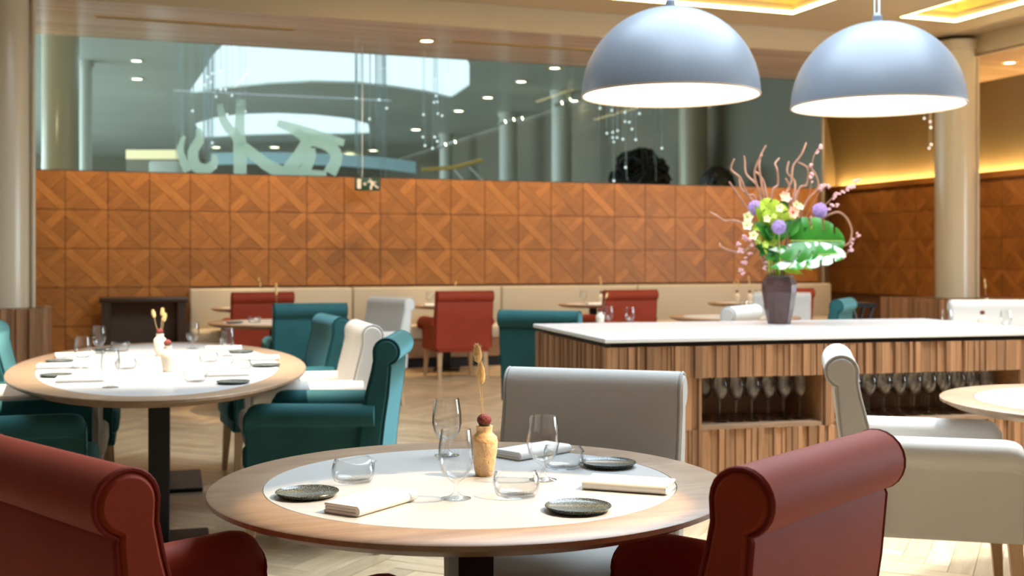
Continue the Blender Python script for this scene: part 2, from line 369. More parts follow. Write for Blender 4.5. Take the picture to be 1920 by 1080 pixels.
# main ceiling with the two lit coffers and the opening of the glazed roof
def ceiling_cells(us, vs, holes):
    mb = MB()
    for a, b in zip(us, us[1:]):
        for c, d in zip(vs, vs[1:]):
            cu, cv = (a+b)/2, (c+d)/2
            if any(h[0] < cu < h[1] and h[2] < cv < h[3] for h in holes): continue
            mb.box(a, b, c, d, ZC, ZC+.12)
    return mb
CF = [(2.2, 7.51, 8.6, 11.31), (8.75, 9.56, 6.5, 11.04)]          # coffers: u0, u1, v0, v1
SKY = (.6, 6.9, 1.6, 8.1)
us = sorted({-7, .6, 2.2, 6.9, 7.51, 8.75, 9.56, 10.37}); vs = sorted({-4, 1.6, 6.5, 8.1, 8.6, 11.04, 11.31, 12.02})
shell('ceiling', ceiling_cells(us, vs, CF+[SKY]), M_CEIL, 'warm beige ceiling with recessed lit coffers')
for k, (a, b, c, d) in enumerate(CF):
    t = thing('ceiling_coffer', ['wide recessed ceiling coffer with a bright golden light line', 'narrow recessed ceiling coffer with a golden light line beside the round column'][k], 'coffer', W(0, 0), TH, 'lit ceiling coffers')
    h = .22
    MB().box(a, b, d, d+.03, ZC, ZC+h).box(a-.03, a, c, d+.03, ZC, ZC+h).box(b, b+.03, c, d+.03, ZC, ZC+h).box(a, b, c-.03, c, ZC, ZC+h).build('side_panel', M_COFFER, t, False)
    MB().box(a-.03, b+.03, c-.03, d+.03, ZC+h, ZC+h+.04).build('top_panel', M_COFFER, t, False)
    e = .035
    MB().box(a, b, d-e, d-.001, ZC+.005, ZC+.03).build('light_line', M_LED, t, False)
    MB().box(b-e, b-.001, c, d-e, ZC+.005, ZC+.03).build('light_line', M_LED, t, False)
    MB().box(a, a+e, c, d-e, ZC+.005, ZC+.03).build('light_line', M_LED, t, False)
# skylight well above the middle of the room
a, b, c, d = SKY
shell('trim_2', MB().box(a-.1, a, c, d, ZC, ZC+.75).box(b, b+.1, c, d, ZC, ZC+.75).box(a-.1, b+.1, c-.1, c, ZC, ZC+.75).box(a-.1, b+.1, d, d+.1, ZC, ZC+.75), M_PLASTER)
shell('window_2', MB().box(a-.1, b+.1, c-.1, d+.1, ZC+.80, ZC+.82), plain('roof_glass', (.8, .9, 1), .5), 'roof glazing above the dining room')
# soffit along the timber wall and the side wall, with its fascias
shell('ceiling_soffit', MB().box(-7, UE, 12.02, WV+.12, ZG, ZG+.03).box(UE, 12.3, 12.02, 17.2, ZG, ZG+.03).box(10.35, 12.3, -4, 12.02, ZG, ZG+.03), M_SOFFIT, 'glossy timber soffit above the glass')
shell('trim_3', MB().box(-7, 10.37, 12.0, 12.03, ZG-.005, ZC+.1).box(10.35, 10.38, -4, 12.0, ZG-.005, ZC+.1), M_CEIL, 'beige fascia between ceiling and soffit')
shell('wall_spandrel', MB().box(-7, UE, WV, WV+.12, ZG+.03, 5.2), M_HALLW)
# brass slots and downlights in the soffit
for (p0, p1, y0, y1) in ((175, 555, 30, 57), (840, 1130, 79, 93)):
    def sof(px, py):
        dd = (EYE-ZG)*FPX/(py-YH); t = (px-960)/FPX
        return dd*(t*CT+ST), dd*(-t*ST+CT)
    ua, va = sof(p0, y0); ub, vb = sof(p1, y1); vm = (va+vb)/2
    tg = thing('air_slot', 'long brass air slot in the soffit by the '+('beige column' if p0 < 500 else 'downlight'), 'air vent', W(0, 0), TH, 'brass slots in the soffit')
    MB().box(ua, ub, vm-.05, vm+.05, ZG-.006, ZG).build('slot_frame', M_BRASS, tg, False)
    MB().box(ua+.03, ub-.03, vm-.02, vm+.02, ZG-.010, ZG-.005).build('slot_blade', plain('slot_dark', (.22, .15, .05), .5), tg, False)
ring = MB().lathe([(.075, 0), (.105, 0), (.108, -.008), (.078, -.012), (.070, -.004)], 24).mesh('trim_ring', M_BRASS)
lens = MB().lathe([(0, -.004), (.072, -.004)], 24).mesh('lens', M_DOWN, False)
for (px, py, lab) in ((800, 76, 'lit round downlight in the soffit between the brass slots'), (1040, 127, 'lit round downlight in the soffit close to the glass, beside the large domed lamp'), (1893, 117, 'round downlight in the side soffit beyond the round column')):
    dd = (EYE-ZG)*FPX/(py-YH); p = Vector(((px-960)/FPX*dd, dd, ZG))
    t = instance('downlight', lab, 'downlight', p, 0, [('trim_ring', ring, []), ('lens', lens, [])], 'soffit downlights')

# ------------------------------------------------------------------ parquet panels of the timber walls
TW, TZ = .449, .4365
def piece_meshes(w, h):
    """Seven veneer pieces of one square panel: a full diagonal band, two half bands, four corner fields."""
    g = .0017; b = .115*w                     # joint, half width of the bands
    s2 = math.sqrt(2)
    def sh(poly, k=g):                        # shrink a convex polygon towards its inside
        n = len(poly); A = sum(poly[i][0]*poly[(i+1) % n][1]-poly[(i+1) % n][0]*poly[i][1] for i in range(n))
        if A < 0: poly = poly[::-1]
        out = []
        for i in range(n):
            p0, p1, p2 = Vector(poly[i-1]), Vector(poly[i]), Vector(poly[(i+1) % n])
            d1 = (p1-p0).normalized(); d2 = (p2-p1).normalized()
            n1 = Vector((-d1.y, d1.x)); n2 = Vector((-d2.y, d2.x)); q = n1+n2
            out.append(tuple(p1+q*(k/max(.2, 1+n1.dot(n2)))))
        return out
    c = b*s2                                  # how far the band's edge meets the panel's side from the corner
    W_, H_ = w, h
    cx, cz = W_/2, H_/2
    e = c
    main = [(0, H_), (0, H_-e), (W_-e, 0), (W_, 0), (W_, e), (e, H_)]
    # anti-diagonal half bands reach the edge of the main band
    half_a = [(W_, H_), (W_-e, H_), (cx, cz+e), (cx+e, cz), (W_, H_-e)]
    half_b = [(0, 0), (e, 0), (cx, cz-e), (cx-e, cz), (0, e)]
    top = [(e, H_), (W_-e, H_), (cx, cz+e)]
    right = [(W_, H_-e), (W_, e), (cx+e, cz)]
    bottom = [(e, 0), (W_-e, 0), (cx, cz-e)]
    left = [(0, e), (0, H_-e), (cx-e, cz)]
    res = []
    for nm, poly, proud in (('veneer_band', main, .009), ('veneer_half_band', half_a, .008), ('veneer_half_band', half_b, .008),
                            ('veneer_field', top, .006), ('veneer_field', right, .007), ('veneer_field', bottom, .006), ('veneer_field', left, .007)):
        q = sh(poly)
        res.append((nm, MB().prism(q, -proud, .0, 'xz')))
    return res
VEN = [(nm, mb.mesh(nm, {'veneer_band': M_VENEER_A, 'veneer_half_band': M_VENEER_B}.get(nm, M_VENEER), False)) for nm, mb in piece_meshes(TW-.005, TZ-.005)]
def panel(parent, u, v, z, turn, label=None):
    """One panel: an empty-free part (backing board) with the veneer pieces as sub-parts."""
    p = link('wall_panel', PANEL_BACK, parent, (u, v, z), turn)
    for nm, me in VEN:
        o = link(nm, me, p)
    return p
PANEL_BACK = MB().box(0, TW-.005, .0, .010, 0, TZ-.005).mesh('wall_panel', M_JOINT, False)
u0 = -.2435
for k in range(-1, 23):
    u = u0+k*TW
    w_end = u+TW
    if w_end > UE+.02: break
    rows = range(0, 3) if u > .95 else range(0, 5)
    for r in rows: panel(wall_back, u, WV, ZT-(r+1)*TZ+.003, 0)
# side wall: panels face the room (towards -u)
for k in range(0, 15):
    for r in range(0, 4):
        panel(wall_right, 12.02, 17.0-k*TW-.01, 2.46-(r+1)*TZ, -PI/2)

# ------------------------------------------------------------------ floor planks (herringbone)
PL, PW = .60, .10
plank_me = MB().box(.0012, PL-.0012, .0012, PW-.0012, -.018, 0).mesh('plank', M_FLOOR, False)
cells = []
ang = TH+math.radians(45); ca, sa = math.cos(ang), math.sin(ang)
for i in range(-200, 260):
    for j in range(-40, 40):
        for typ in (0, 1):
            x0, y0 = i*PW+j*PL, i*PW-j*PL
            if typ: x0, y0, rz = x0+PW, y0+PW, PI/2
            else: rz = 0.0
            mx, my = (x0+PL/2, y0+PW/2) if not typ else (x0-PW/2, y0+PL/2)
            X, Y = mx*ca-my*sa, mx*sa+my*ca
            if Y < 3.2 or Y > 16.5 or abs(X) > .46*Y+1.2: continue
            u_, v_ = X*CT+Y*ST, -X*ST+Y*CT
            if v_ > WV-.05 or u_ > 11.6: continue
            cells.append((Y, X, x0, y0, rz))
def shows(c):                                 # inside the frame and not under the round table or the near chairs
    return c[0] > 4.72 and abs(c[1]) < .445*c[0]
near = sorted([c for c in cells if shows(c)])[:300]; ns = set(near)
for c in near:
    o = link('plank', plank_me, floor); o.location = (0, 0, 0)
    o.matrix_basis = Matrix.Rotation(-TH, 4, 'Z') @ Matrix.Rotation(ang, 4, 'Z') @ Matrix.Translation((c[2], c[3], 0)) @ Matrix.Rotation(c[4], 4, 'Z')
rest = MB()
for c in cells:
    if c in ns: continue
    M = Matrix.Rotation(-TH, 4, 'Z') @ Matrix.Rotation(ang, 4, 'Z') @ Matrix.Translation((c[2], c[3], 0)) @ Matrix.Rotation(c[4], 4, 'Z')
    q = [M @ Vector(p) for p in ((.0012,.0012,-.001),(PL-.0012,.0012,-.001),(PL-.0012,PW-.0012,-.001),(.0012,PW-.0012,-.001),(.0012,.0012,-.018),(PL-.0012,.0012,-.018),(PL-.0012,PW-.0012,-.018),(.0012,PW-.0012,-.018))]
    rest.add(q, [(0,1,2,3),(0,4,5,1),(1,5,6,2),(2,6,7,3),(3,7,4,0)])
ro = rest.build('plank_field', M_FLOORFIELD, floor, False); ro['kind'] = 'stuff'

# ------------------------------------------------------------------ interior glass, exit sign, hall behind the glass
gl = shell('window_1', MB().box(-1.6, UE, WV+.04, WV+.052, ZT-.01, ZG), M_BAND, 'long clear glass band above the timber wall')
struct(MB().box(-1.6, UE, WV+.02, WV+.075, ZT-.012, ZT+.008).build('glass_rail', M_BLACK, gl, False))

HZ = 4.6                                       # hall ceiling
def hall_pt(px, py):
    d = (EYE-HZ)*FPX/(py-YH); return Vector(((px-960)/FPX*d, d))
hole1 = [hall_pt(*p) for p in ((352,176),(420,166),(500,158),(580,154),(660,156),(740,164),(800,173),(845,184),(880,160),(880,120),(860,86),(780,74),(640,66),(520,62),(455,66),(420,82),(398,104),(380,136))]
hole2 = [hall_pt(*p) for p in ((378,259),(450,254),(540,252),(640,252),(694,250),(690,232),(655,222),(590,215),(520,212),(450,214),(400,221),(366,232))]
def ring_fill(outer, holes, z):
    bm = bmesh.new(); es = []
    for loop in [outer]+holes:
        vs = [bm.verts.new((p[0], p[1], z)) for p in loop]
        es += [bm.edges.new((vs[i], vs[(i+1) % len(vs)])) for i in range(len(vs))]
    bmesh.ops.triangle_fill(bm, edges=es, use_beauty=True, use_dissolve=False)
    bm.verts.index_update(); mb = MB().add([v.co[:] for v in bm.verts], [[v.index for v in f.verts] for f in bm.faces]); bm.free(); return mb
HU0, HU1, HV1 = -9, UE-.05, 40
outer = [W(HU0, WV+.12)[:2], W(HU1, WV+.12)[:2], W(HU1, HV1)[:2], W(HU0, HV1)[:2]]
hc = ring_fill(outer, [hole1, hole2], HZ)
for hole in (hole1, hole2):                    # depth of the roof openings
    n = len(hole); mb_v = [(p[0], p[1], HZ) for p in hole]+[(p[0], p[1], HZ+.04) for p in hole]
    hc.add(mb_v, [(i, (i+1) % n, (i+1) % n+n, i+n) for i in range(n)])
struct(hc.build('ceiling_hall', M_HALL, None, False), 'grey hall ceiling with curved roof openings')
shell('wall_hall_far', MB().box(HU0, 14, HV1, HV1+.2, 0, 5.2), M_HALLW)
shell('wall_hall_side', MB().box(HU0-.2, HU0, WV, HV1, 0, 5.2), M_HALLW)
shell('wall_hall_end', MB().box(UE, UE+.2, 17.2, HV1, 0, 5.2), M_HALLW)
shell('floor_hall', MB().box(HU0, 14, WV+.16, HV1, -.1, -.01), M_HALLF)

def column(px0, px1, D, ztop, mat, lab, name='column', zb=0.0, group='hall columns'):
    r = (px1-px0)/2/FPX*D; x = ((px0+px1)/2-960)/FPX*D
    t = thing(name, lab, 'column', (x, D, 0), 0, group, 'structure')
    MB().lathe([(0, zb), (r, zb), (r, ztop), (0, ztop)], 40).build('shaft', mat, t)
    MB().lathe([(r+.002, ztop-.10), (r+.03, ztop-.10), (r+.03, ztop), (r+.002, ztop)], 40).build('collar', mat, t)
    return t, x, r
column(80, 146, 15.2, HZ, M_COLUMN, 'broad beige column just behind the glass')
column(150, 172, 19.5, HZ, M_LIGHTCOL, 'slim pale column beside the broad beige one behind the glass')
column(824, 848, 31, HZ, M_LIGHTCOL, 'slim dark column far back in the hall behind the brass handrail')
column(936, 970, 26.5, HZ, M_LIGHTCOL, 'pale hall column with short lamps at its head')
column(1034, 1072, 23.0, HZ, M_LIGHTCOL, 'pale bluish hall column beside the domed lamp')
column(1273, 1326, 19.0, HZ, M_COLUMN, 'pale column behind the glass between the two domed lamps')
# hall lamps
ring2 = MB().lathe([(.10, 0), (.13, 0), (.13, -.02), (.10, -.02)], 20).mesh('trim_ring', M_LIGHTCOL)
lens2 = MB().lathe([(0, -.012), (.10, -.012)], 20).mesh('lens', M_DOWN, False)
for px, py in ((256, 113), (257, 147), (860, 207), (780, 242), (700, 281), (405, 275), (515, 275), (977, 152), (915, 182), (1075, 188), (655, 297)):
    d = (EYE-HZ)*FPX/(py-YH)
    sc_ = 1.0
    if d > 37: d = 37
    p = Pd(px, py, d)
    inhole = False
    instance('hall_downlight', 'small lit downlight in the hall ceiling behind the glass', 'downlight', p, 0, [('trim_ring', ring2, []), ('lens', lens2, [])], 'hall downlights', scale=(max(.8, d/24),)*3)
# pale curved parapet and warm lit panel far in the hall
def hall_strip(name, lab, cat, pts, D, hpx, mat, thick=.25):
    mb = MB(); rings = []
    for (px, py) in pts:
        a = Pd(px, py, D); b = Pd(px, py+hpx, D)
        rings.append([(a.x, D, a.z), (b.x, D, b.z), (b.x, D+thick, b.z), (a.x, D+thick, a.z)])
    return tag(mb.loft(rings).build(name, mat), lab, cat)
M_PALEBLUE = plain('pale_blue_parapet', (.40, .55, .60), .5)
M_CREAMLIT = plain('lit_panel', (.9, .75, .45), .5, emit=.55, emit_c=(1, .78, .42))
hall_strip('parapet', 'pale blue curved parapet far back in the hall', 'parapet', [(395, 287), (470, 285), (560, 286), (640, 289), (720, 295), (780, 303)], 33, 22, M_PALEBLUE)
scr = thing('hall_screen', 'free standing hall screen with a warm glowing top panel behind the glass', 'screen', (0, 0, 0))
pa_, pb_ = Pd(236, 281, 24), Pd(332, 298, 24)
MB().box(pa_.x, pb_.x, 24, 24.2, pb_.z, pa_.z).build('lit_panel', M_CREAMLIT, scr, False)
MB().box(pa_.x, pb_.x, 24.02, 24.18, 0, pb_.z).build('screen_body', M_HALLW, scr, False)
pa_, pb_ = Pd(278, 301, 22), Pd(335, 301, 22)
tag(MB().rbox(pa_.x, pb_.x, 22, 22.5, 0, pa_.z, .05).build('hall_cabinet', M_LIGHTCOL), 'tall pale cabinet in the hall under the glowing panel', 'cabinet')
hl_t = thing('stair_handrail', 'brass stair handrail rising through the hall behind the glass', 'handrail', (0, 0, 0))
rp = [Pd(790, 318, 25), Pd(850, 314, 25), Pd(905, 300, 25)]
MB().tube(rp, .045, 8).build('rail', M_BRASS, hl_t)
for q0, q1 in (((852, 318), (876, 345)), ((880, 313), (912, 345))): MB().tube([Pd(*q0, 25), Pd(*q1, 25)], .025, 6).build('baluster', M_LIGHTCOL, hl_t)
# track lamps on the column heads
for px, py in ((940, 231), (956, 227), (972, 225), (1046, 196), (1062, 190), (828, 274), (846, 269)):
    a = Pd(px, py, 22.8)
    tl = thing('track_lamp', 'short tilted white track lamp high in the hall behind the glass', 'lamp', a, 0, 'hall track lamps')
    MB().tube([(-.07, 0, -.02), (.07, 0, .03)], .035, 10).build('lamp_body', M_LIGHTCOL, tl)
    MB().tube([(.07, 0, .03), (.085, 0, .036)], .030, 10).build('lens', M_DOWN, tl)

# frosted scrollwork on the glass
fr = thing('scroll_decoration', 'pale frosted branching scrollwork on the glass above the timber wall', 'wall decoration', W(0, 0), TH)
def ribbon(path, widths):
    pts = []
    for px, py in path:
        u, z = on_v(px, py, WV+.10); pts.append(Vector((u, z)))
    # smooth by Catmull-Rom
    sp = []; sw = []; n = len(pts)
    for i in range(n-1):
        p0, p1, p2, p3 = pts[max(i-1, 0)], pts[i], pts[i+1], pts[min(i+2, n-1)]
        for k in range(6):
            t = k/6; sp.append(.5*((2*p1)+(p2-p0)*t+(2*p0-5*p1+4*p2-p3)*t*t+(3*p1-p0-3*p2+p3)*t**3)); sw.append(widths[i]*(1-t)+widths[i+1]*t)
    sp.append(pts[-1]); sw.append(widths[-1])
    rings = []
    for i, p in enumerate(sp):
        t = (sp[min(i+1, len(sp)-1)]-sp[max(i-1, 0)]).normalized(); nrm = Vector((-t.y, t.x))*sw[i]*.0066
        a, b = p+nrm, p-nrm; zf = ZT+.012
        rings.append([(a.x, WV+.09, max(a.y, zf)), (b.x, WV+.09, max(b.y, zf)), (b.x, WV+.10, max(b.y, zf)), (a.x, WV+.10, max(a.y, zf))])
    return MB().loft(rings)
for path, wd_ in (
    ([(452, 186), (450, 215), (449, 245), (450, 280), (450, 328)], [9, 8, 9, 12, 11]),
    ([(412, 195), (417, 220), (428, 240), (443, 255), (450, 275)], [5, 7, 8, 9, 9]),
    ([(447, 268), (475, 290), (505, 312), (540, 326), (612, 329)], [9, 10, 11, 12, 8]),
    ([(520, 231), (548, 240), (580, 251), (615, 260), (645, 268)], [6, 9, 11, 9, 6]),
    ([(552, 246), (574, 262), (566, 285), (551, 305), (537, 325)], [7, 10, 12, 12, 12]),
    ([(574, 262), (605, 268), (626, 282), (630, 300), (618, 325)], [9, 11, 11, 11, 12]),
    ([(583, 278), (584, 292), (578, 308), (568, 322)], [7, 8, 9, 10]),
    ([(372, 240), (374, 262), (362, 285), (366, 310), (385, 318), (402, 305), (400, 290)], [4, 8, 9, 10, 10, 7, 3]),
    ([(345, 255), (338, 280), (345, 305), (352, 322)], [3, 6, 7, 6])):
    ribbon(path, wd_).build('scroll_stroke', M_FROST, fr, False)

# strings of glass beads hanging behind the glass
bead_me = MB().ball((0, 0, 0), .017, n=10, m=6).mesh('bead', M_BEAD)
beads = [(399,82),(438,88),(466,87),(404,137),(413,134),(389,144),(395,154),(376,152),(384,159),(398,138),(414,168),(423,168),(405,181),(435,179),(448,196),(451,190),(460,209),(426,215),(398,268),(404,314),(361,208),
         (668,184),(711,187),(693,223),(725,203),(840,138),(816,149),(814,192),(820,191),(818,180),(794,215),(821,213),(829,217),(793,257),(815,257),(797,273),(820,265),(811,278),
         (1125,203),(1147,207),(1172,211),(1199,213),(1172,228),(1180,229),(1185,242),(1149,248),(1158,245),(1138,250),(1149,258),(1157,258),(1151,266),(1168,261),(1192,262),(1173,314),(1241,278),(1151,339),(1733,222),(1744,228),(1745,239),(1746,271),(1742,278)]
for i, (px, py) in enumerate(beads):
    if px > 1700: D = 16.4+(i % 5)*.15
    else: D = 15.6+(i % 17)*.085+max(0, (px-800)/600)
    p = Pd(px, py, D)
    where = 'behind the scrollwork on the glass' if px < 500 else 'behind the glass above the exit sign' if px < 770 else 'behind the glass above the red back chairs' if px < 1000 else 'behind the glass below the large domed lamp' if px < 1400 else 'beside the round column in the alcove'
    t = thing('bead_string', 'tiny bright bead on a fine wire '+where, 'bead string', p, 0, 'bead strings '+where)
    link('bead', bead_me, t)
    zt = (ZG if px > 1700 else HZ)-p.z
    MB().tube([(0, 0, .015), (0, 0, zt)], .0022, 4).build('wire', M_WIRE, t)
# curtains of very fine threads
for (pa, pb, n, D) in ((322, 400, 30, 16.95), (662, 730, 26, 16.95), (1120, 1245, 26, 18.4)):
    mb = MB(); rnd = random.Random(pa)
    for k in range(n):
        px = pa+(pb-pa)*rnd.random(); a = Pd(px, 60, D); z1 = HZ; z0 = Pd(px, rnd.uniform(200, 345), D).z
        mb.tube([(a.x, D+rnd.uniform(-.08, .08), z0), (a.x, D+rnd.uniform(-.08, .08), z1)], .0045, 3)
    o = mb.build('thread_curtain', M_WIRE); lab = {322: 'veil of fine threads behind the scrollwork', 662: 'veil of fine threads above the exit sign', 1120: 'veil of fine threads below the large domed lamp'}[pa]
    tag(o, lab, 'thread curtain', kind='stuff')
# black wire sculptures in the hall
for (px, py, rpx, D, lab) in ((1200, 335, 58, 19.8, 'large black tangled wire ball behind the glass'), (1345, 345, 30, 18.0, 'small black tangled wire ball behind the pale column')):
    c = Pd(px, py, D); r = rpx/FPX*D; rnd = random.Random(px); mb = MB()
    t = thing('wire_ball', lab, 'sculpture', c, 0, 'black wire sculptures')
    for k in range(90):
        ax = Vector((rnd.gauss(0, 1), rnd.gauss(0, 1), rnd.gauss(0, 1))).normalized(); b1 = ax.orthogonal().normalized(); b2 = ax.cross(b1)
        rr = r*rnd.uniform(.55, 1.0); o0 = ax*r*rnd.uniform(-.5, .5); ph = rnd.uniform(0, 6.3)
        mb.tube([tuple(o0+(b1*math.cos(ph+s*.5)+b2*math.sin(ph+s*.5))*math.sqrt(max(.05, rr*rr-o0.length_squared))) for s in range(8)], .03, 4)
    mb.build('wire_tangle', M_SCULPT, t)
    MB().tube([(0, 0, -c.z+.0), (0, 0, -r*.4)], .05, 8).build('stand', M_SCULPT, t)

# exit sign hanging in front of the timber wall
u1, z1 = on_v(665, 333, 13.5); u2, z2 = on_v(712, 358, 13.5)
sg = thing('exit_sign', 'dark green hanging exit sign with running figure and door', 'sign', W((u1+u2)/2, 13.5, (z1+z2)/2), TH)
hw, hh = (u2-u1)/2, (z1-z2)/2
MB().rbox(-hw, hw, -.012, .012, -hh, hh, .004).build('sign_plate', M_SIGN, sg)
MB().box(-hw*.82, -hw*.52, -.016, -.012, -hh*.72, hh*.78).build('door_symbol', M_SIGNW, sg, False)
MB().box(-hw*.30, -hw*.12, -.016, -.012, -hh*.14, hh*.20).prism([(-hw*.34, hh*.0+.006), (-hw*.20, hh*.32), (-hw*.20, -hh*.26)], -.016, -.012, 'xz').build('arrow_symbol', M_SIGNW, sg, False)
fig = MB()
for poly in ([(.10,.80),(.22,.88),(.30,.76),(.18,.66)], [(.12,.62),(.34,.58),(.56,.10),(.36,-.10),(.26,.16)], [(.40,.08),(.54,.04),(.76,-.28),(.92,-.50),(.80,-.60),(.58,-.30)],
             [(.30,.10),(.44,-.06),(.36,-.46),(.34,-.84),(.20,-.84),(.20,-.40)], [(.30,.52),(.40,.44),(.70,.40),(.72,.26),(.44,.28)], [(.14,.60),(.20,.46),(.06,.22),(-.04,.28)]):
    fig.prism([(x*hw, z*hh) for x, z in poly], -.016, -.012, 'xz')
fig.build('figure_symbol', M_SIGNW, sg, False)
MB().tube([(-.06, 0, hh), (-.06, 0, ZG-(z1+z2)/2)], .0035, 6).build('hanger', M_WIRE, sg)

# ------------------------------------------------------------------ columns of the dining room with slatted plinths
def slats(parent, origin, du, length, z0, z1, rnd, out, wmin=.014, wmax=.040, dmin=.006, dmax=.034, name='slat'):
    """Vertical slats along direction du from origin; out = outward normal."""
    s = 0.0
    while s < length-.004:
        w = min(rnd.uniform(wmin, wmax), length-s); d = rnd.uniform(dmin, dmax)
        if length-s-w < wmin*.6: w = length-s
        key = (round(w, 3), round(d, 3), round(z1-z0, 3))
        o = MB().box(.0012, w-.0012, -d, .004, 0, z1-z0).build(name, M_SLAT, parent, False)
        o.location = Vector(origin)+Vector(du)*s+Vector((0, 0, z0)); o.rotation_euler = (0, 0, math.atan2(du[1], du[0]))
        s += w
def plinth_column(px, D, r, ztop, zb, lab, labp, half):
    x = (px-960)/FPX*D; rnd = random.Random(int(px))
    t = thing('column', lab, 'column', (x, D, 0), TH, 'round columns of the dining room', 'structure')
    MB().lathe([(0, zb), (r, zb), (r, ztop), (0, ztop)], 48).build('shaft', M_COLUMN, t)
    MB().lathe([(r+.001, ztop-.12), (r+.035, ztop-.12), (r+.035, ztop), (r+.001, ztop)], 48).build('collar', M_COLUMN, t)
    MB().tube([(r+.012, -.02-r*.35, zb), (r+.012, -.02-r*.35, ztop-.12)], .022, 10).build('pipe', M_COLUMN, t)
    p = thing('slatted_plinth', labp, 'plinth', (x, D, 0), TH, 'slatted column plinths')
    h = half
    MB().box(-h, h, -h, h, 0, zb-.002).build('plinth_body', M_SLATBACK, p, False)
    slats(p, (-h, -h-.001, 0), (1, 0, 0), 2*h, .02, zb, rnd, None, .04, .085, .008, .060)
    slats(p, (h+.001, -h, 0), (0, 1, 0), 2*h, .02, zb, rnd, None, .04, .085, .008, .060)
    slats(p, (-h-.001, h, 0), (0, -1, 0), 2*h, .02, zb, rnd, None, .04, .085, .008, .060)
plinth_column(8, 11.2, .25, ZG+.2, .82, 'beige round column standing beside the dark console', 'slatted timber plinth around the column near the oval table', .36)
plinth_column(1791, 14.6, .245, ZG+.2, .80, 'beige round column by the golden light cove', 'slatted timber plinth around the column beyond the stone counter', .62)

# ------------------------------------------------------------------ banquette along the timber wall, console
bq = thing('banquette', 'long beige upholstered banquette against the timber wall', 'bench', W(0, 0), TH)
sw = 1.885; ub = 1.08
MB().box(ub+.02, UE-.02, 13.30, 13.84, 0, .12).build('kick_plinth', M_BLACK, bq, False)
MB().box(ub, UE, 13.25, 13.86, .12, .34).build('base_frame', M_CABINET, bq, False)
u = ub
while u < UE-.1:
    e = min(u+sw, UE)
    MB().rbox(u+.004, e-.004, 13.20, 13.74, .34, .49, .03, 3).build('seat_cushion', M_BENCH, bq)
    MB().rbox(u+.004, e-.004, 13.70, 13.88, .40, .945, .025, 3).build('back_panel', M_BENCH, bq)
    u = e
ua, za = on_v(186, 558, 13.55); uc, zc = on_v(352, 558, 13.55)
cs = thing('console_table', 'dark wooden console table with open frame against the timber wall', 'console', W((ua+uc)/2, 13.62, 0), TH)
hw = (uc-ua)/2; zt = .86
MB().rbox(-hw, hw, -.22, .20, zt-.05, zt, .006).build('top', M_DARKWOOD, cs)
for sx in (-1, 1):
    for yy in (-.17, .15): MB().box(sx*(hw-.07)-.045, sx*(hw-.07)+.045, yy-.035, yy+.035, 0, zt-.05).build('leg', M_DARKWOOD, cs, False)
MB().box(-hw+.08, hw-.08, .14, .17, .25, zt-.05).build('shade_board', M_CONSOLE_SHADE, cs, False)  # dark board stands in for the shaded wall seen through the open frame
MB().box(-hw+.08, hw-.08, -.17, .17, .20, .26).build('lower_shelf', M_DARKWOOD, cs, False)

# ------------------------------------------------------------------ scroll-back armchairs (local +Y is where the sitter looks)
def arc(c, r, a0, a1, n): return [(c[0]+r*math.cos(math.radians(a0+(a1-a0)*k/n)), c[1]+r*math.sin(math.radians(a0+(a1-a0)*k/n))) for k in range(n+1)]
BACK = [(-.185, .33), (-.192, .45), (-.208, .58), (-.232, .70), (-.258, .80), (-.268, .85)] + arc((-.326, .888), .060, 2, 252, 16) + \
       [(-.348, .822), (-.337, .70), (-.319, .58), (-.305, .45), (-.296, .33)]
def inset(poly, d):
    n = len(poly); c = []
    A = sum(poly[i][0]*poly[(i+1) % n][1]-poly[(i+1) % n][0]*poly[i][1] for i in range(n)); sg_ = 1 if A > 0 else -1
    for i in range(n):
        p0, p1, p2 = Vector(poly[i-1]), Vector(poly[i]), Vector(poly[(i+1) % n])
        t = (p2-p0).normalized(); nn = Vector((-t.y, t.x))*sg_
        c.append(tuple(p1+nn*d))
    return c
ARM = [(.218, .315), (.218, .55)] + arc((.268, .612), .050, 200, -85, 14) + [(.263, .545), (.260, .315)]
def arm_rings(sgn):
    rings = []
    for y, fz, fr_ in ((-.275, 1, .97), (-.265, 1, 1), (.10, 1, 1), (.225, 1, 1), (.255, .985, 1), (.275, .95, 1), (.287, .88, .99), (.292, .80, .97)):
        top = .315+(.65-.315)*fz
        r = []
        for x, z in ARM:
            zz = .315+(z-.315)*fz; xx = .244+(x-.244)*fr_
            r.append((sgn*xx, y, zz))
        rings.append(r)
    return rings
